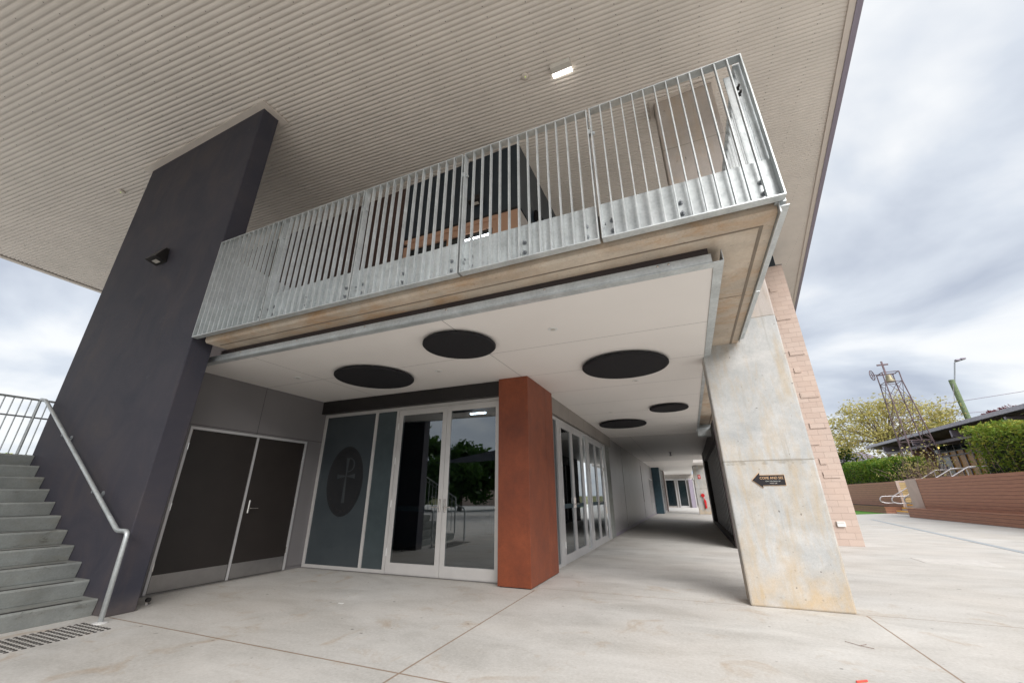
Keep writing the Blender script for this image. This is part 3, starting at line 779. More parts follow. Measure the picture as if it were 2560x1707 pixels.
for y0, y1 in ((31.25, 31.4), (32.6, 32.75), (34, 34.3)): a.box(-1.95, -1.75, y0, y1, 0, 2.9)
a.build('rear_frame', M['alu'], B)
a = MB(); a.box(-2.3, -1.78, 31.3, 34.2, .1, 2.9); a.build('rear_glazing', M['dglass'], B)
a = MB(); a.box(-2.0, -1.70, 34.301, 35.6, 0, 2.9); a.build('rear_pier', M['brown'], B)
# far end wall with glazed doors
a = MB(); a.box(-2.3, 1.5, 45.6, 45.8, 0, 3.1); a.build('end_wall', M['tan2'], B)
a = MB()
for x0, x1 in ((-2.1, -1.35), (-.98, -.2), (.55, .9)): a.box(x0, x1, 45.55, 45.599, .15, 2.55)
a.build('end_glazing', M['dglass'], B)
a = MB()
for x in (-1.22, -1.0, -.2, .46): a.box(x - .06, x + .02, 45.48, 45.549, .0, 2.7)
a.box(-2.2, 1.2, 45.48, 45.547, 2.56, 2.7); a.box(-1.0, -.2, 45.5, 45.546, 0, .15); a.build('end_door_frame', M['alu'], B)
a = MB(); a.box(.02, .38, 45.1, 45.47, 0, 2.6); a.build('end_post', M['gutter'], B)
# rear column with the fire reel
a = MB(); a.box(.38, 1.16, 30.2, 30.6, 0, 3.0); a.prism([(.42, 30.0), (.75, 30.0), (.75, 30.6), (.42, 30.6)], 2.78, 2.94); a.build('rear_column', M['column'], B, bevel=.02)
# louvred screen on the right of the corridor
a = MB(); a.box(.80, .98, 11.5, 21.4, 2.55, 2.944); a.box(.80, .98, 11.5, 21.4, 0, .12); a.box(.78, .99, 20.2, 21.5, .0, 2.943); a.box(.80, .98, 11.4, 11.5, 0, 2.944)
a.build('screen_frame', simple('dark_brown_screen', (.028, .017, .016), .5), B)
a = MB(); a.box(.93, .97, 11.5, 20.2, .12, 2.55); a.build('screen_back', M['black'], B)
a = MB()
for i in range(14):
    y = 11.8 + i * .60; a.box(.905, .925, y, y + .05, .121, 2.549)
a.build('screen_louvres', M['alu'], B)
# right outside mass behind screen (rooms beyond)
a = MB(); a.box(.99, 2.19, 12.9, 21.3, 0, 3.4); a.build('room_block', M['brick'], B)
a = MB(); a.box(-2.2, 3.4, 13.51, 26, 3.41, 7.3); a.build('upper_rear_wall', M['tan2'], B) if False else None

# upper storey behind the balcony
UY = 5.5
a = MB(); a.prism([(-4.78, UY), (-2.15, UY), (-2.15, 26), (-4.78, 26)], 6.21, 0, zf=lambda x, y: zr(x, y) - .02); a.build('upper_blue_wall', M['blue'], B)
a = MB(); a.prism([(-11, UY + .02), (-4.785, UY + .02), (-4.785, 26), (-11, 26)], 3.471, 0, zf=lambda x, y: zr(x, y) - .02); ub = a.build('upper_brown_wall', panel_wall('brown_upper_panels', (.085, .052, .044), [(2, 5.6, .008, 0, None, None), (0, -6.3, .008, 2, None, None), (2, 6.5, .008, 0, None, None)], .45, .15), B)
a = MB(); a.box(-2.62, -2.151, UY + .003, 6.5, 3.471, 6.155); a.build('tan_end_panel', M['tan'], B)
a = MB(); a.box(-2.150, -2.142, UY + .004, 6.45, 3.471, 6.14); a.build('grey_return_panel', M['tan2'], B)
a = MB(); a.box(-2.153, -2.148, 6.452, 14, 3.471, 6.209); a.build('side_wall_lower', M['blue'], B)
a = MB()
a.box(-4.75, -2.621, UY - .005, UY + .05, 6.06, 6.155); a.box(-4.75, -2.621, UY - .005, UY + .05, 5.90, 5.98)
for x in (-4.75, -3.70, -2.70): a.box(x, x + .08, UY - .004, UY + .05, 3.471, 5.90)
a.box(-4.67, -2.621, UY + .01, UY + .03, 5.981, 6.059)
wf = a.build('upper_window_frame', M['tan'], B)
a = MB(); a.box(-4.67, -3.70, UY + .03, UY + .04, 3.48, 5.90); a.box(-3.62, -2.70, UY + .03, UY + .04, 3.48, 5.90); a.build('upper_window_glass', M['dglass'], wf)
a = MB(); a.box(-3.35, -2.75, UY + .022, UY + .028, 5.74, 5.79); a.build('upper_tube_light', M['tube'], B)
a = MB(); a.box(-4.75, -2.151, UY - .003, UY + .05, 6.157, 6.209); a.build('upper_head_trim', M['black'], B)

# ------------------------------------------------------------------ balustrade panels
def make_panel(x0, x1, first=True):
    """front panel in the xz plane, origin at its lower left corner"""
    t = thing('balustrade_panel', (x0, 2.79, 3.14), 'galvanised balustrade panel', 'railing', 'galvanised balustrade panels round the balcony')
    W_ = x1 - x0 - .022; H_ = 1.50; D = .072; fl = .010
    o = Vector((x0, 2.79, 3.14))
    f = MB(); b = lambda xa, xb, za, zb: f.box(x0 + xa, x0 + xb, 2.79, 2.79 + D, 3.14 + za, 3.14 + zb)
    b(0, W_, 0, fl); b(0, W_, H_ - fl, H_); b(0, fl, fl, H_ - fl); b(W_ - fl, W_, fl, H_ - fl)
    f.build('frame', M['galv'], t)
    np_ = 12; st = (W_ - .018) / (np_ + 1)
    for i in range(np_):
        q = MB(); xx = x0 + .009 + st * (i + 1); q.box(xx - .005, xx + .005, 2.791, 2.834, 3.14 + fl, 3.14 + H_ - fl); q.build('picket', M['galv'], t)
    kp = MB(); kp.box(x0 + .004, x0 + W_ - .004, 2.79 + D + .001, 2.79 + D + .009, 3.14 + .005, 3.14 + .40)
    k = kp.build('kick_plate', M['galv'], t)
    for xx in (.09, W_ / 2 - .02, W_ - .11):
        for zz in (.095, .2):
            q = MB(); q.lathe((x0 + xx, 2.79 + D, 3.14 + zz), [(.022, 0), (.022, -.003), (.014, -.0035), (.014, -.014), (.008, -.0145), (.008, -.034)], 10, axis='y'); q.build('bolt', M['galv_dark'], k)
    return t
XJ = [-5.785, -4.47, -3.085, -1.72, -.36, .965]
LB = ['galvanised balustrade panel touching the dark pier at the left end', 'second galvanised balustrade panel from the dark pier', 'middle galvanised balustrade panel over the first black disc, two joints from either end',
      'fourth galvanised balustrade panel, in front of the upper blue wall corner', 'galvanised balustrade panel at the right corner above the concrete column']
for i in range(5):
    t = make_panel(XJ[i], XJ[i + 1]); t['label'] = LB[i]
    if i:   # joining clips hang on this panel's left end bar
        q = MB(); q.box(XJ[i] - .026, XJ[i] + .001, 2.80, 2.84, 4.33, 4.385); q.lathe((XJ[i] + .012, 2.83, 4.35), [(.014, 0), (.014, .02)], 8, axis='x'); q.build('joining_clip', M['galv'], t)
    q = MB(); q.lathe((XJ[i] + .03, 2.79 + .04, 3.3), [(.012, 0), (.012, .012)], 8, axis='x'); q.build('end_bolt', M['galv_dark'], t)
# side panels run back from the corner, plates deep in x
def side_panel(y0, y1, lab):
    t = thing('side_balustrade_panel', (.965, y0, 3.14), lab, 'railing', 'galvanised balustrade panels round the balcony')
    f = MB(); b = lambda ya, yb, za, zb: f.box(.885, .957, ya, yb, za, zb)
    b(y0, y1, 3.141, 3.151); b(y0, y1, 4.63, 4.64); b(y0, y0 + .01, 3.151, 4.63); b(y1 - .01, y1, 3.151, 4.63); f.build('frame', M['galv'], t)
    n_ = int((y1 - y0) / .105)
    for i in range(1, n_):
        yy = y0 + (y1 - y0) * i / n_; q = MB(); q.box(.895, .956, yy - .005, yy + .005, 3.151, 4.63); q.build('picket', M['galv'], t)
    q = MB(); q.box(.904, .912, y0 + .002, y1 - .002, 3.06, 3.54); q.box(.912, .97, y0 + .003, y1 - .003, 3.105, 3.113); q.build('kick_plate', M['galv'], t)
    return t
side_panel(2.875, 4.27, 'galvanised side balustrade panel running back from the balcony corner')
side_panel(4.282, 5.73, 'galvanised side balustrade panel ending against the concrete column')
t = thing('corner_post', (.84, 2.9, 3.45), 'flat galvanised post bolted inside the balcony corner', 'post')
a = MB(); a.box(.80, .872, 2.90, 2.91, 3.46, 4.55); a.box(.864, .872, 2.91, 2.975, 3.46, 4.55); a.build('post_plate', M['galv'], t, bevel=.002)
for z in (4.30, 4.37):
    q = MB(); q.lathe((.885, 2.90, z), [(.018, 0), (.018, -.02), (.010, -.021), (.010, -.045)], 8, axis='y'); q.build('bolt', M['black'], t)
t = thing('return_plate', (-5.8, 3.2, 3.45), 'bright galvanised sheet closing the balcony end beside the dark pier', 'panel')
a = MB(); a.box(-5.812, -5.804, 2.86, 4.1, 3.46, 4.5); a.build('sheet', M['galv'], t)
for y, z in ((2.98, 4.2), (3.5, 4.2), (3.0, 3.7), (3.6, 3.7)):
    q = MB(); q.lathe((-5.804, y, z), [(.018, 0), (.014, .015)], 8, axis='x'); q.build('bolt', M['galv_dark'], t)

# ------------------------------------------------------------------ black ceiling discs
DL = ['black round acoustic disc nearest the camera, crossing a ceiling joint left of the rust box', 'black round acoustic disc hanging left, above the frosted emblem window', 'large black acoustic disc to the right of the rust box top',
      'black acoustic disc above the corridor glass doors, low in the view', 'smaller distant black disc between the corridor doors and the column']
for (x, y, r_), lb in zip(((-2.385, 3.975, .454), (-4.329, 4.683, .603), (-.605, 5.662, .609), (-1.374, 10.785, .605), (-.152, 9.086, .398)), DL):
    a = MB(); h = .045
    a.lathe((x, y, CZ - .014), [(r_ - .03, -.001), (r_ - .012, -.004), (r_, -.016), (r_, -h + .014), (r_ - .014, -h), (r_ - .03, -h - .002)], 72)
    o = a.build('acoustic_disc', M['disc'], None, smooth=False, origin=(x, y, CZ)); tag(o, lb, 'ceiling disc', 'black round discs under the white ceiling')
    for p_ in o.data.polygons: p_.use_smooth = len(p_.vertices) == 4
# recessed downlights
for (x, y), lb in zip(((-1.18, 4.02), (-3.27, 4.87), (-5.54, 4.27), (-.56, 6.67), (-1.42, 9.21), (-.06, 11.7)),
                      ('tiny white recessed downlight near the galvanised edge, right of the nearest disc', 'tiny white recessed downlight between two discs before the glass doors', 'tiny white recessed downlight near the grey panel wall',
                       'tiny white recessed downlight just past the large right disc', 'tiny white recessed downlight above the corridor doors', 'tiny white recessed downlight far along the corridor ceiling')):
    t = thing('downlight', (x, y, CZ), lb, 'ceiling light', 'recessed downlights in the white ceiling')
    a = MB(); a.lathe((x, y, CZ - .001), [(.058, 0), (.058, -.004), (.05, -.007), (.036, -.007), (.034, -.001)], 24); a.build('trim_ring', M['white'], t)
    a = MB(); a.lathe((x, y, CZ - .0075), [(.026, .001), (.026, -.003)], 16); a.build('lens', M['cream'], t)
# rooflight fitting and detectors under the big eave
x, y = -.93, 4.37; z = zr(x, y)
t = thing('bulkhead_light', (x, y, z), 'lit rectangular white bulkhead light under the corrugated eave', 'ceiling light')
a = MB(); zl = z - .01
a.xprism([(y - .105, zl), (y + .10, zl), (y + .10, zl - .03), (y + .06, zl - .075), (y - .075, zl - .075), (y - .105, zl - .04)], 0, x - .17, x + .17); a.build('housing', M['cream'], t, bevel=.01)
a = MB(); a.add([(x - .165, y + .064, zl - .0765), (x + .165, y + .064, zl - .0765), (x + .165, y + .101, zl - .034), (x - .165, y + .101, zl - .034)], [(0, 1, 2, 3)]); a.box(x - .165, x + .165, y + .025, y + .058, zl - .0775, zl - .0755); a.build('lit_strip', M['led'], t)
a = MB(); a.box(x - .165, x + .165, y + .112, y + .135, zl - .03, zl - .005); a.build('rear_lit_strip', M['led'], t)
for (x, y), lb, nm in (((-1.53, 4.27), 'small round beige detector left of the lit bulkhead light', 'smoke_detector'), ((-10.2, 2.86), 'small beige sensor dome under the eave beyond the dark pier', 'sensor_dome')):
    z = zr(x, y); t = thing(nm, (x, y, z), lb, 'detector')
    a = MB(); a.lathe((x, y, z - .008), [(.066, 0), (.066, -.014), (.055, -.026), (.03, -.034), (.0, -.036)], 24); a.build('base', M['trim'], t, smooth=True)
    a = MB(); a.lathe((x + .01, y - .01, z - .045), [(.006, .006), (.006, -.004)], 8); a.build('indicator', M['led_dim'], t)
t = thing('sprinkler_head', (-.55, 19.5, 2.94), 'dark sprinkler head under the dim corridor ceiling', 'sprinkler')
a = MB(); a.lathe((-.55, 19.5, 2.94), [(.06, 0), (.06, -.02), (.02, -.03), (.02, -.12), (.09, -.13), (.02, -.16)], 12); a.build('head', M['gutter'], t)

# wedge wall lamps
def wedge_lamp(p, nrm, label, s=1.0):
    """p on wall, nrm 'y-' (faces -Y) or 'x+'"""
    t = thing('wall_lamp', p, label, 'wall light', 'black wedge wall lamps')
    def T(u, d, z):    # u along wall, d outward
        if nrm == 'y-': return (p[0] + u, p[1] - d, p[2] + z)
        return (p[0] + d, p[1] + u, p[2] + z)
    a = MB(); hw, hb = .10 * s, .145 * s
    vs = [T(-hw, 0, .13 * s), T(hw, 0, .13 * s), T(hw, .05 * s, .13 * s), T(-hw, .05 * s, .13 * s),
          T(-hb, 0, -.13 * s), T(hb, 0, -.13 * s), T(hb, .17 * s, -.10 * s), T(-hb, .17 * s, -.10 * s)]
    a.add(vs, [(0, 1, 2, 3), (4, 7, 6, 5), (0, 4, 5, 1), (3, 2, 6, 7), (0, 3, 7, 4), (1, 5, 6, 2)]); a.build('housing', M['black'], t, bevel=.006)
    a = MB()
    if nrm == 'y-': q = [T(-.06 * s, .045 * s, -.1235 * s - .004), T(.06 * s, .045 * s, -.1235 * s - .004), T(.06 * s, .11 * s, -.112 * s - .004), T(-.06 * s, .11 * s, -.112 * s - .004)]
    else: q = [T(-.06 * s, .045 * s, -.1235 * s - .004), T(.06 * s, .045 * s, -.1235 * s - .004), T(.06 * s, .11 * s, -.112 * s - .004), T(-.06 * s, .11 * s, -.112 * s - .004)]
    a.add(q, [(0, 1, 2, 3)]); a.build('lens', M['cream'], t)
wedge_lamp((-7.32, 2.814, 4.80), 'y-', 'black wedge wall lamp high on the dark pier')
wedge_lamp((-3.03, UY - .001, 6.62), 'y-', 'black wedge wall lamp on the upper blue wall seen through the balustrade')
wedge_lamp((-2.146, 6.45, 6.62), 'x+', 'black wedge wall lamp on the side face of the upper blue wall')
wedge_lamp((-6.1, UY + .019, 5.6), 'y-', 'black wedge wall lamp on the brown upper wall behind the pickets')

# arrow sign
SYF = 5.808
t = thing('arrow_sign', (1.0, SYF, 1.34), 'black arrow sign reading COME AND SEE on the concrete column', 'sign')
def arrow(g_, y0, y1, mat, nm):
    a = MB(); poly = [(.722 + g_ * 1.6, 1.322), (.808 + g_ * .3, 1.405 - g_ * 1.6), (.808 + g_ * .3, 1.376 - g_), (1.06 - g_, 1.376 - g_), (1.06 - g_, 1.262 + g_), (.822 + g_ * .3, 1.262 + g_), (.822 + g_ * .3, 1.235 + g_ * 1.6)]
    a.xprism(poly, 1, y0, y1); return a.build(nm, mat, t)
arrow(-.0045, SYF - .008, SYF - .001, M['gold'], 'gold_border'); arrow(0, SYF - .012, SYF - .0085, M['sign_dark'], 'sign_face')
text_mesh('lettering', 'COME AND SEE', .0405, M['gold'], place(.925, SYF - .0125, 1.343), t, .0005, font_scale=.86)
text_mesh('small_lettering', 'Poster, Video Display in the', .0135, M['sign_white'], place(.935, SYF - .0125, 1.308), t, .0003)
text_mesh('room_lettering', 'OAK LIB', .017, M['cream'], place(.935, SYF - .0125, 1.284), t, .0003, font_scale=1.2)

# fire reel, red sign, outlet
t = thing('fire_hose_reel', (.8, 30.19, .9), 'red fire reel and extinguisher on the distant corridor column', 'fire hose')
a = MB(); a.lathe((.75, 30.19, 1.13), [(.11, 0), (.11, -.08)], 20, axis='y'); a.build('reel', M['redp'], t)
a = MB(); a.lathe((.83, 30.12, .35), [(.055, 0), (.065, .05), (.065, .45), (.02, .52)], 14); a.build('cylinder', M['redp'], t)
a = MB(); a.tube([(.75, 30.1, 1.05), (.8, 30.08, .9), (.78, 30.08, .7), (.86, 30.08, .5)], .03, 8); a.build('hose', M['redp'], t)
t = thing('fire_sign', (.72, 30.19, 2.3), 'small red and white fire sign on the distant corridor column', 'sign')
a = MB(); a.box(.64, .80, 30.175, 30.19, 2.15, 2.40); a.build('plate', M['redp'], t)
a = MB(); a.box(.70, .735, 30.170, 30.1745, 2.19, 2.36); a.build('pictogram', M['white'], t)
t = thing('power_outlet', (3.27, 12.8, .48), 'white weatherproof outlet box low on the blockwork pier', 'outlet')
a = MB(); a.box(3.19, 3.36, 12.765, 12.818, .42, .54); a.build('cover', M['white'], t, bevel=.01)
a = MB(); a.box(3.21, 3.34, 12.758, 12.765, .505, .525); a.build('hinge_strip', M['cream'], t)
# door stop on the ground by the pier
t = thing('door_stop', (-5.78, 3.45, 0), 'small metal door stop with black rubber beside the dark pier', 'door stop')
gx, gy = -6.03, 3.30
t.location = (gx, gy, 0)
a = MB(); a.box(gx - .03, gx + .03, gy - .02, gy + .02, 0, .004); a.box(gx - .03, gx - .022, gy - .015, gy + .015, .004, .07); a.build('bracket', M['bright'], t)
a = MB(); a.lathe((gx - .022, gy, .05), [(.025, 0), (.025, .03)], 12, axis='x'); a.build('rubber_buffer', M['black'], t)
# litter: a red straw scrap and a white scrap
a = MB(); a.tube([(.83, 3.86, .008), (.90, 3.905, .008)], .006, 8); tag(a.build('plastic_scrap', simple('red_plastic', (.8, .08, .05), .5), origin=(.86, 3.88, 0)), 'small red plastic scrap on the paving at the bottom edge', 'litter')
a = MB(); a.box(-3.98, -3.91, 4.17, 4.185, .003, .009); tag(a.build('paper_scrap', M['white'], origin=(-3.95, 4.18, 0)), 'small white paper scrap on the paving before the glass doors', 'litter')
a = MB(); a.tube([(1.02, 4.78, .006), (1.1, 4.70, .006), (1.18, 4.66, .005)], .0022, 5); a.tube([(1.1, 4.70, .006), (1.16, 4.76, .006)], .002, 5); tag(a.build('dry_twig', M['twig'], origin=(1.1, 4.7, 0)), 'thin dry twig lying on the paving in front of the column', 'twig')

# ------------------------------------------------------------------ stairs
t = thing('staircase', (-6.02, 1.7, 0), 'concrete staircase rising left along the dark pier', 'stairs')
SW0, SW1 = .55, 2.812
for i in range(11):
    xr = -6.02 - .287 * i; z0 = .16 * i; z1 = .16 * (i + 1)
    a = MB(); xe = -9.0 if i < 10 else -10.6
    a.xprism([(xr - .035, z0 + (.001 if i else 0)), (xr, z1 - .02), (xr - .006, z1), (xe, z1), (xe, z0 + (.001 if i else 0))], 1, SW0, SW1 if i < 10 else 3.6 - .79)
    st = a.build('step', M['slab_y'], t, bevel=.004)
    a = MB(); a.box(xr - .075, xr - .03, SW0 + .05, SW1 - .12, z1 + .0005, z1 + .003); a.build('nosing_strip', M['black'], st)
a = MB(); a.box(-10.6, -9.02, 2.812, 4.4, 1.60, 1.76); a.build('landing', M['slab_y'], t)
# wall handrail
t = thing('handrail', (-5.63, 2.70, 0), 'galvanised tube handrail climbing along the dark pier', 'handrail')
def arc(p0, p1, p2, r_, n=6):
    """points rounding the corner p1"""
    p0, p1, p2 = map(Vector, (p0, p1, p2)); a_ = (p0 - p1).normalized(); b_ = (p2 - p1).normalized()
    s_, e_ = p1 + a_ * r_, p1 + b_ * r_
    return [s_.lerp(p1, k / n).lerp(p1.lerp(e_, k / n), k / n) for k in range(n + 1)]
pts = [(-5.62, 2.70, .012), (-5.64, 2.70, .83), (-5.85, 2.70, .83), (-8.93, 2.70, 2.56), (-9.05, 2.70, 2.60), (-9.12, 2.70, 2.60)]
path = [Vector(pts[0])] + arc(pts[0], pts[1], pts[2], .06) + arc(pts[1], pts[2], pts[3], .05) + arc(pts[2], pts[3], pts[4], .04) + [Vector(pts[-1])]
a = MB(); a.tube(path, .0225, 16); a.build('rail', M['galv'], t, smooth=True)
a = MB(); a.lathe((-5.62, 2.70, 0), [(.062, 0), (.062, .006), (.03, .012), (.024, .013)], 24); a.build('floor_flange', M['white'], t)
for x, z in ((-8.0, 2.035), (-6.66, 1.285)):
    a = MB(); a.tube([(x, 2.70, z - .02), (x, 2.70, z - .06), (x, 2.76, z - .075), (x, 2.805, z - .075)], .007, 8); a.lathe((x, 2.814, z - .075), [(.035, -.0005), (.035, -.008), (.012, -.01)], 14, axis='y'); a.build('wall_bracket', M['galv_dark'], t)
# landing railing
def fence_rail(nm, lab, p0, p1, z0a, z0b, h, mid_rail, nb, grp='steel stair railings'):
    t = thing(nm, p0, lab, 'railing', grp)
    p0 = Vector(p0); p1 = Vector(p1)
    P = lambda k, z: Vector((p0.x + (p1.x - p0.x) * k, p0.y + (p1.y - p0.y) * k, z0a + (z0b - z0a) * k + z))
    a = MB(); a.tube([P(0, h), P(1, h)], .019, 10); a.build('top_rail', M['galv'], t)
    a = MB(); a.tube([P(0, h - mid_rail), P(1, h - mid_rail)], .013, 8); a.build('mid_rail', M['galv_dark'], t)
    for i in range(nb + 1):
        a = MB(); post = i % 12 == 0
        a.tube([P(i / nb, 0), P(i / nb, h - (.018 if post else .02))], .022 if post else .009, 8); a.build('post' if post else 'baluster', M['galv'], t)
    return t
fence_rail('landing_railing', 'steel railing across the far side of the stair landing', (-10.5, 4.35, 0), (-10.5, .6, 0), 1.762, 1.762, 1.04, .31, 36)
fence_rail('stair_railing', 'steel balustrade down the open side of the stairs', (-8.9, .6, 0), (-6.0, .6, 0), 1.78, .17, .95, .12, 24)
# free-standing hoop rail at the outer foot of the stair
a = MB(); hp = [(-5.95, .75, .95), (-5.63, .75, .83), (-5.62, .75, 0)]; a.tube([Vector(hp[0])] + arc(*hp, .06) + [Vector(hp[2])], .0225, 12)
tag(a.build('outer_handrail', M['galv'], origin=(-5.62, .75, 0)), 'short galvanised handrail end at the outer foot of the stairs', 'handrail')
# tactile studs
t = thing('tactile_strip', (-5.5, 1.8, 0), 'rows of small steel tactile studs before the stair foot', 'tactile paving')
for j in range(33):
    y = 2.63 - j * .0505; a = MB()
    for i in range(10):
        x = -5.77 + i * .0525
        a.lathe((x, y, 0), [(.0165, .0005), (.0165, .002), (.011, .005)], 10, 0)
        a.lathe((x, y - .001, .005), [(.0085, 0), (.007, .0015)], 8, 1)
    a.build('stud_row', [M['black'], M['bright']], t)

# ------------------------------------------------------------------ right background
WXb = 11.17
t = thing('near_retaining_wall', (11.2, 24, 0), 'brown board retaining wall with long bench on the right, nearer than the steps', 'retaining wall')
a = MB(); a.box(WXb, WXb + .35, 15, 28.75, 0, 1.88); a.build('board_face', M['timber'], t)
a = MB(); a.box(10.6, WXb - .001, 15, 29.3, 0, .39); a.box(10.56, WXb - .001, 15, 29.32, .391, .44); a.build('bench', M['timber'], t)
a = MB(); a.box(WXb - .02, WXb + .36, 28.75, 30.0, 0, 1.90); a.build('concrete_end', M['pink'], t)
t = thing('far_retaining_wall', (12.2, 38, 0), 'brown board retaining wall with low bench beyond the steps', 'retaining wall')
a = MB(); a.box(12.2, 12.5, 34.2, 52, 0, 1.90); a.box(12.501, 14.2, 34.15, 34.5, 0, 1.895, 0); a.build('board_face', M['timber'], t)
a = MB(); a.box(11.32, 12.199, 34.3, 50, 0, .36); a.box(11.28, 12.199, 34.27, 50, .361, .41); a.build('bench', M['timber'], t)
a = MB(); a.box(12.2, 12.34, 34.06, 34.149, 0, 1.93); a.box(12.34, 14.2, 34.06, 34.149, 1.83, 1.93); a.build('concrete_edge', M['pink'], t)
a = MB(); a.box(12.341, 14.2, 34.08, 34.145, 0, 1.829); a.build('pale_side_boards', M['yellow_board'], t)
t = thing('garden_steps', (12, 31, 0), 'concrete garden steps with yellow nosings between the two brown walls', 'stairs')
for i in range(10):
    a = MB(); xs = 11.75 + .30 * i; a.box(xs, 15.2, 30.01, 34.05, .18 * i + (.001 if i else 0), .18 * (i + 1)); s_ = a.build('step', M['pink'], t)
    a = MB(); a.box(xs - .006, xs + .06, 30.05, 34.0, .18 * (i + 1) - .055, .18 * (i + 1) + .004); a.build('nosing', M['yellow'], s_)
def far_rail(y, lab):
    t = thing('step_handrail', (11.4, y, 0), lab, 'handrail', 'looped handrails beside the garden steps')
    ang = .6
    pts = [(11.9, y, .62), (11.25, y, .62), (11.02, y, .70), (11.0, y, .85), (11.12, y, 1.0), (11.75, y, 1.03), (14.2, y, 2.50), (15.2, y, 2.52)]
    pth = [Vector(pts[0])]
    for i in range(1, len(pts) - 1): pth += arc(pts[i - 1], pts[i], pts[i + 1], .07, 4)
    pth.append(Vector(pts[-1]))
    a = MB(); a.tube(pth, .03, 10); a.build('rail', M['rail_far'], t, smooth=True)
    for x, z in ((12.2, 1.25), (14.1, 2.4)):
        a = MB(); a.tube([(x, y, max(0, z - 1.0)), (x, y, z)], .026, 8); a.build('post', M['rail_far'], t)
far_rail(30.4, 'looped pale handrail nearest the near brown wall'); far_rail(32.0, 'looped pale handrail up the middle of the garden steps'); far_rail(33.7, 'looped pale handrail by the pale boarded side wall')
# upper terrace ground
a = MB()
for x0, x1, y0, y1 in ((WXb + .351, 60, 14, 30.0), (15.2, 60, 30.001, 34.1), (12.501, 60, 34.501, 60)): a.box(x0, x1, y0, y1, 0, 1.79)
tag(a.build('terrace', M['grass']), kind='structure')

# leaf clusters
def leaf_mesh(name, mat, pts, size, rnd, parent=None, origin=None):
    vs, fs = [], []
    for p_ in pts:
        s_ = size * rnd.uniform(.6, 1.4)
        a_ = Vector((rnd.gauss(0, 1), rnd.gauss(0, 1), rnd.gauss(0, .7))).normalized(); b_ = a_.cross(Vector((rnd.gauss(0, 1), rnd.gauss(0, 1), rnd.gauss(0, 1)))).normalized()
        o = len(vs); p_ = Vector(p_)
        vs += [p_ - a_ * s_, p_ - b_ * s_ * .45, p_ + a_ * s_, p_ + b_ * s_ * .45]; fs.append((o, o + 1, o + 2, o + 3))
    m_ = MB(); m_.add(vs, fs); 
    me = bpy.data.meshes.new(name); off = Vector(origin or (0, 0, 0)); me.from_pydata([tuple(Vector(v) - off) for v in m_.v], [], m_.f); me.materials.append(mat)
    o = bpy.data.objects.new(name, me); COL.objects.link(o); o.location = off
    if parent: o.parent = parent; o.location = off - Vector(parent.location)
    return o
def hedge(lab, x0, x1, y0, y1, z0, z1, mat, n, rnd, size=.09, bare=.0):
    cx_, cy_, cz_ = (x0 + x1) / 2, (y0 + y1) / 2, z0
    t = thing('hedge', (cx_, cy_, cz_), lab, 'hedge')
    pts = []
    bl = [(rnd.uniform(x0, x1), rnd.uniform(y0, y1), rnd.uniform(.15, .45)) for _ in range(int((y1 - y0) * 2.2))]
    while len(pts) < n:
        x, y = rnd.uniform(x0, x1), rnd.uniform(y0, y1)
        top_ = z1 + sum(.62 * math.exp(-((x - bx) ** 2 + (y - by) ** 2) / (.35)) * br for bx, by, br in bl) - .1
        z = z0 + (top_ - z0) * rnd.random() ** .7
        # shell bias
        dx = min(x - x0, x1 - x); 
        if rnd.random() < .55 and dx > .25 and top_ - z > .25: continue
        bulge = rnd.gauss(0, .14)
        pts.append((x + bulge, y + rnd.gauss(0, .08), z))
    leaf_mesh('foliage', mat, pts, size, rnd, t)
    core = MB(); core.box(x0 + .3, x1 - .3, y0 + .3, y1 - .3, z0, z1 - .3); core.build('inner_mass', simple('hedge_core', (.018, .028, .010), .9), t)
    st = MB()
    for _ in range(int((y1 - y0) * 5)):
        x, y = rnd.uniform(x0 + .05, x1 - .2), rnd.uniform(y0 + .1, y1 - .1); st.tube([(x, y, z0), (x + rnd.gauss(0, .12), y + rnd.gauss(0, .12), z0 + (z1 - z0) * .5), (x + rnd.gauss(0, .25), y + rnd.gauss(0, .25), z0 + (z1 - z0) * .9)], .014, 5, r1=.005)
    st.build('stems', M['twig'], t)
rnd = random.Random(11)
hedge('bright yellow green hedge above the near brown wall on the right', 11.7, 13.4, 14.0, 24.6, 1.8, 3.75, M['lf_hedge2'], 26000, rnd, .065)
hedge('dense dark green hedge above the far brown wall', 12.6, 14.4, 34.9, 47, 1.8, 3.4, M['lf_hedge'], 22000, rnd, .075)

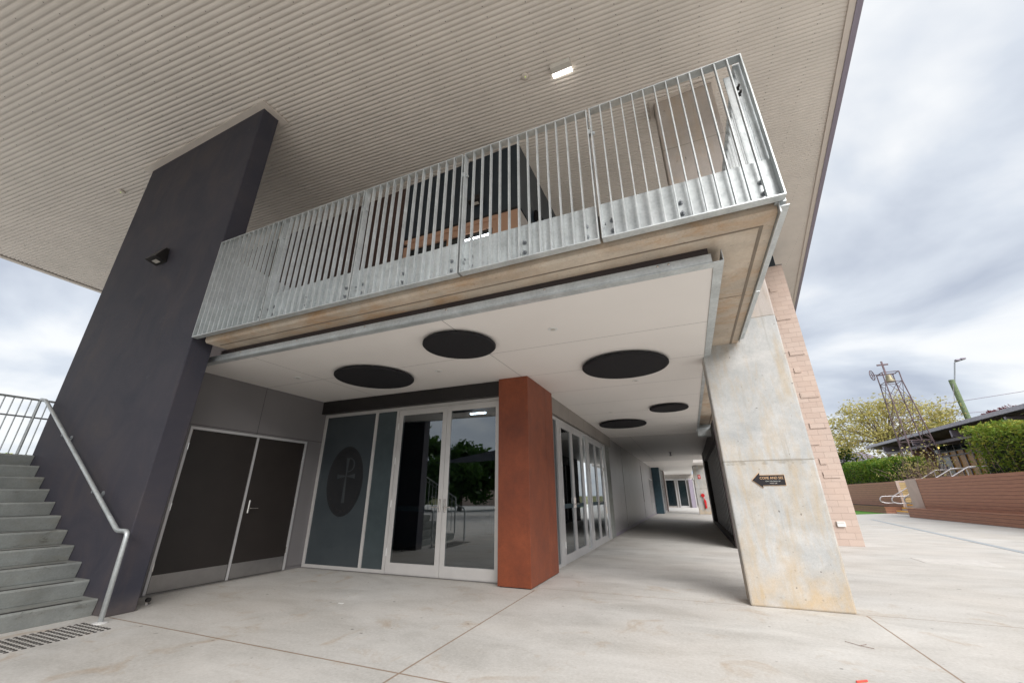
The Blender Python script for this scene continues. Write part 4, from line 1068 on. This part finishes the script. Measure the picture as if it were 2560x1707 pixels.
def tree(name, lab, base, trunk_h, crown_c, crown_r, mat, n, size, rnd, clumps=26, cat='tree', bark=None, tr=.18, gappy=.6, grp=None):
    t = thing(name, base, lab, cat, grp)
    bx, by, bz = base
    cc = Vector(crown_c); cr_ = Vector(crown_r)
    cl_ = []
    for _ in range(clumps):
        while True:
            v = Vector((rnd.uniform(-1, 1), rnd.uniform(-1, 1), rnd.uniform(-1, 1)))
            if v.length <= 1: break
        v = v.normalized() * (v.length ** .5) * .85
        cl_.append((cc + Vector((v.x * cr_.x, v.y * cr_.y, v.z * cr_.z)), rnd.uniform(.18, .34)))
    pts = []
    for i in range(n):
        c_, r_ = cl_[rnd.randrange(clumps)]
        v = Vector((rnd.gauss(0, 1), rnd.gauss(0, 1), rnd.gauss(0, .7)))
        v = v.normalized() * (rnd.random() ** .45)
        pts.append(c_ + Vector((v.x * cr_.x, v.y * cr_.y, v.z * cr_.z)) * r_ * (1.25 if rnd.random() < .12 else 1))
    leaf_mesh('crown', mat, pts, size, rnd, t)
    tk = MB(); top_ = Vector((bx + (cc.x - bx) * .4, by, bz + trunk_h))
    tk.tube([(bx, by, bz), ((bx + top_.x) / 2 + .1, by, bz + trunk_h * .5), top_], tr, 9, r1=tr * .6)
    for c_, r_ in cl_:
        m_ = top_.lerp(c_, .5) + Vector((rnd.gauss(0, .15), rnd.gauss(0, .15), .15 * cr_.z * rnd.random()))
        tk.tube([top_, m_, c_], tr * .35, 6, r1=tr * .06)
    tk.build('trunk', bark or M['bark'], t)
    return t
tree('pale_leafed_tree', 'large sparse yellow green tree behind the bell tower', (21.5, 60, 1.5), 5, (22.2, 60, 8.3), (7.4, 3.4, 4.3), M['lf_tree'], 13500, .14, random.Random(5), 64, tr=.28)
tree('rounded_tree', 'round bright green tree just left of the leaning green pole', (31.2, 68, 1.5), 5, (31.2, 68, 8.1), (3.0, 2.6, 2.1), M['lf_green'], 7000, .17, random.Random(6), 30, tr=.25)
tree('reddish_tree', 'dark reddish treetop showing above the long low roof', (35.5, 64, 1.5), 6, (35.6, 64, 9.6), (2.6, 1.6, .9), M['lf_red'], 2600, .12, random.Random(7), 24, tr=.25)
tree('low_green_tree', 'low green tree far behind the blockwork pier edge', (18.3, 66, 0), 2.5, (17.6, 66, 4.8), (3.6, 3, 2.8), M['lf_green'], 6000, .17, random.Random(8), 26, tr=.2)
tree('distant_tree', 'sliver of bright treetop beyond the stair landing railing', (-60, 17.5, 0), 1.5, (-60, 17.9, 4.0), (5, 6, 1.5), M['lf_hedge2'], 3000, .25, random.Random(9), 20, tr=.2)
# bare tangled shrub by the steps
t = thing('bare_shrub', (13.4, 32.5, 1.8), 'bare tangled grey shrub at the foot of the bell tower', 'shrub')
rnd = random.Random(21); a = MB()
for _ in range(150):
    bx, by = 14.0 + rnd.gauss(0, .55), 34.6 + rnd.gauss(0, .5); p0 = Vector((bx, by, 1.8)); pp_ = [p0]
    d = Vector((rnd.gauss(0, .5), rnd.gauss(0, .4), 1)).normalized()
    for k in range(4):
        d = (d + Vector((rnd.gauss(0, .45), rnd.gauss(0, .4), rnd.gauss(-.1, .35)))).normalized(); pp_.append(pp_[-1] + d * rnd.uniform(.25, .55))
    a.tube(pp_, .018, 4, r1=.006)
a.build('branches', M['twig'], t)
pts = [(14.0 + rnd.gauss(0, .8), 34.6 + rnd.gauss(0, .6), 1.9 + abs(rnd.gauss(.6, .6))) for _ in range(900)]
leaf_mesh('foliage', M['lf_tree'], pts, .07, rnd, t)
a.__init__()
# bell tower
t = thing('bell_tower', (15.9, 38, 1.79), 'rusty steel lattice bell tower with cross, wheel and bell', 'bell tower')
TX, TY = 15.35, 38
top_w, bot_w, zt, zb = .50, .82, 9.02, 1.79
bxs = 15.6
cor = [(-1, -1), (1, -1), (1, 1), (-1, 1)]
def tp(i, k):
    cx_ = bxs + (TX - bxs) * k; h_ = bot_w + (top_w - bot_w) * k
    return Vector((cx_ + cor[i % 4][0] * h_, TY + cor[i % 4][1] * h_, zb + (zt - zb) * k))
for i in range(4):
    a = MB(); a.tube([tp(i, 0), tp(i, 1), tp(i, 1) + Vector((0, 0, .75))], .038, 6); a.build('leg', M['rusty'], t)
for j in range(5):
    a = MB(); k0, k1 = j / 5, (j + 1) / 5
    for i in range(4):
        a.tube([tp(i, k0), tp(i + 1, k1)], .018, 5); a.tube([tp(i + 1, k0), tp(i, k1)], .018, 5); a.tube([tp(i, k1), tp(i + 1, k1)], .024, 5)
    a.build('lattice_bay', M['rusty'], t)
a = MB()
for i in range(4): a.tube([tp(i, 1) + Vector((0, 0, .75)), tp(i + 1, 1) + Vector((0, 0, .75))], .03, 5)
a.tube([(TX - .95, TY, 9.72), (TX + .5, TY, 9.72)], .03, 6); a.build('head_frame', M['rusty'], t)
a = MB(); a.lathe((TX, TY, 9.66), [(.04, 0), (.14, -.02), (.19, -.1), (.22, -.32), (.30, -.5), (.36, -.56), (.34, -.57)], 20); a.build('bell', M['bell'], t, smooth=True)
a = MB(); a.box(TX - .37, TX - .27, TY - .55, TY - .47, 9.6, 10.62); a.box(TX - .66, TX + .02, TY - .56, TY - .46, 10.3, 10.4); a.build('cross', M['rusty'], t)
a = MB(); wc = Vector((TX - .95, TY, 9.72)); 
ring_ = [wc + Vector((.24 * math.cos(q), .29 * math.cos(q), .38 * math.sin(q))) for q in [2 * math.pi * k / 24 for k in range(25)]]
a.tube(ring_, .03, 6)
for k in range(3):
    q = math.pi * k / 3; dv_ = Vector((.24 * math.cos(q), .29 * math.cos(q), .38 * math.sin(q))); a.tube([wc - dv_, wc + dv_], .018, 5)
a.build('wheel', M['rusty'], t)
# low chapel with long roof
t = thing('chapel_building', (20, 42, 1.79), 'long low brick hall with wide flat eave and amber glazed entry', 'building')
a = MB(); a.add([(17, 20, 5.30), (17, 51.5, 5.40), (34, 51.5, 6.6), (34, 20, 6.6), (17, 20, 5.55), (17, 51.5, 5.62), (34, 51.5, 6.9), (34, 20, 6.9)],
                 [(0, 1, 2, 3), (4, 7, 6, 5), (0, 4, 5, 1), (1, 5, 6, 2), (2, 6, 7, 3), (3, 7, 4, 0)]); a.build('roof', M['roof_far'], t)
a = MB(); a.add([(17.12, 20.1, 5.22), (17.12, 51.3, 5.32), (20.2, 51.3, 5.0), (20.2, 20.1, 4.9)], [(0, 1, 2, 3)]); a.build('eave_soffit', M['soffit_far'], t)
a = MB()
for y in (26, 31.5, 37, 42.5, 48): a.box(17.15, 20.3, y, y + .16, 4.75, 5.2)
a.box(18.2, 18.35, 20, 51, 4.7, 4.9); a.build('eave_beams', M['gutter'], t)
a = MB(); a.box(20.2, 33, 20.5, 40.9, 1.79, 5.0); a.box(20.2, 33, 47.2, 50.8, 1.79, 5.0); a.box(20.4, 33, 40.9, 47.2, 1.79, 1.9); a.box(23, 33, 40.9, 47.2, 1.9, 5.0); a.build('brick_wall', M['brick_far'], t)
gl = MB(); gl.box(20.3, 20.34, 40.9, 47.2, 1.9, 4.9); g_o = gl.build('entry_glazing', M['amber'], t)
a = MB()
for y in (40.95, 42.0, 43.05, 44.1, 45.15, 46.2, 47.1): a.box(20.22, 20.299, y, y + .07, 1.9, 4.9)
a.box(20.22, 20.297, 40.9, 47.2, 4.0, 4.1); a.build('glazing_bars', M['gutter'], g_o)
a = MB(); a.box(20.24, 20.298, 45.25, 47.1, 1.92, 3.98); a.box(20.24, 20.298, 41, 47.1, 4.35, 4.88); a.build('dark_pane', M['dglass'], g_o)
a = MB()
for y in (36.0, 43.3): a.lathe((18.9, y, 4.62), [(.07, 0), (.08, -.05), (.05, -.1)], 12)
a.build('soffit_lamps', M['bulb'], t)
# leaning green pole and its lamp
t = thing('green_pole', (29.9, 60, 0), 'thick green timber pole with a hanging cable', 'pole')
a = MB(); a.tube([(29.75, 60, 0), (29.63, 60, 13.3)], .25, 12); a.build('shaft', M['pole_green'], t)
a = MB(); a.tube([(29.5, 59.7, 12.8), (29.0, 59.7, 10.8), (27.6, 59.7, 8.4)], .025, 5); a.build('cable', M['gutter'], t)
t = thing('flood_light', (30.3, 62, 12), 'thin grey lamp pole with twin floodlights behind the green pole', 'lamp post')
a = MB(); a.tube([(29.82, 60.3, 12.5), (30.73, 60.3, 15.4)], .07, 8); a.build('mast', M['galv_dark'], t)
a = MB(); a.tube([(30.73, 60.3, 15.4), (31.55, 60.3, 15.62)], .05, 6); a.build('arm', M['galv_dark'], t)
for x in (31.1, 31.6):
    a = MB(); a.box(x - .28, x + .14, 60.1, 60.5, 15.52 + (x - 31.1) * .2, 15.70 + (x - 31.1) * .2); a.build('lamp_head', M['gutter'], t, bevel=.03)
for i, (z0, z1, lb) in enumerate(((12.36, 13.15, 'upper thin power line crossing the sky to the right'), (10.85, 11.05, 'lower thin power line behind the green pole'))):
    a = MB(); a.tube([(28 + i * 2, 70, z0 - .2), (34, 70, z0), (41, 70, z1), (60, 70, z1 + 2.5)], .035, 5); tag(a.build('power_line', M['gutter'], origin=(30, 70, 0)), lb, 'cable', 'power lines')
# far house roof behind hedge
t = thing('far_house', (22.5, 76, 0), 'distant house with purple grey roof behind the far hedge', 'house')
a = MB(); a.box(19.5, 26, 73, 80, 0, 5.0); a.build('wall', M['cream'], t)
a = MB(); a.add([(19, 72.5, 5.2), (26.5, 72.5, 5.2), (26.5, 80.5, 5.2), (19, 80.5, 5.2), (21.3, 76, 7.0), (24.5, 76, 7.0)], [(0, 1, 5, 4), (1, 2, 5), (2, 3, 4, 5), (3, 0, 4), (0, 3, 2, 1)]); a.build('roof', simple('purple_grey_tiles', (.22, .19, .25), .7), t)
# drain channel and hatch
def quad(nm, pts, z, mat, lab, cat):
    c = Vector((sum(p_[0] for p_ in pts) / len(pts), sum(p_[1] for p_ in pts) / len(pts), 0)); a = MB(); a.prism(pts, .0005, z); return tag(a.build(nm, mat, origin=c), lab, cat)
quad('drain_grate', [(5.70, 9.0), (5.86, 9.0), (8.04, 26.1), (7.88, 26.1)], .005, simple('pale_blue_grate', (.42, .46, .49), .6, .2, .4, .3, 90), 'long pale blue grey drain grate across the paving', 'drain')
quad('access_hatch', [(3.72, 10.3), (4.70, 10.12), (4.82, 10.97), (3.75, 10.94)], .004, simple('pale_hatch', (.62, .60, .57), .7), 'square concrete access hatch in the paving at the right', 'hatch')
# white bars far left of the far wall
a = MB()
for i in range(7): a.tube([(10.2 + i * .18, 50, .5), (10.2 + i * .18, 50, 3.2)], .03, 5)
tag(a.build('white_gate', M['white'], origin=(10.7, 50, 0)), 'white barred gate glimpsed between the blockwork pier and far hedge', 'gate')

# ------------------------------------------------------------------ behind the camera (reflected in the glass)
RT = random.Random(31)
for i, (x, y, h, r_) in enumerate(((-20.5, -20, 7.0, 3.2), (-16, -21, 5.6, 2.9), (-11, -25, 4.8, 3.2), (-3, -30, 5.0, 4.0), (9, -28, 6, 4.5), (-29, -22, 6, 4.5))):
    tree('courtyard_tree', 'tree', (x, y, 0), h * .4, (x, y, h * .52), (r_ * 1.15, r_, h * .5), M['lf_dark'], 8000, .24, RT, 40, tr=.22, grp='courtyard trees reflected in the glass')['label'] = ['tallest reflected courtyard tree, seen in the left glass entry leaf', 'broad reflected courtyard tree, seen in the right glass entry leaf', 'lower reflected tree beyond the navy shade sail', 'reflected courtyard tree behind the camera near the brick wall', 'courtyard tree behind the camera on the sunny right side', 'courtyard tree behind the camera far beyond the stairs'][i]
a = MB(); a.add([(-13.6, -12, 3.2), (-7, -10, 3.9), (-6, -16, 3.9), (-13, -16, 3.5), (-13.6, -12, 3.18), (-7, -10, 3.88), (-6, -16, 3.88), (-13, -16, 3.48)], [(0, 1, 2, 3), (7, 6, 5, 4), (0, 4, 5, 1), (1, 5, 6, 2), (2, 6, 7, 3), (3, 7, 4, 0)])
tag(a.build('shade_sail', M['sail'], origin=(-10, -13, 3.5)), 'navy shade sail reflected in the entry glass', 'shade sail')
a = MB(); a.box(-25, 30, -40.5, -40, 0, 3.2); tag(a.build('courtyard_wall', M['brick'], origin=(0, -40, 0)), 'low brick courtyard wall behind the reflected trees', 'wall')
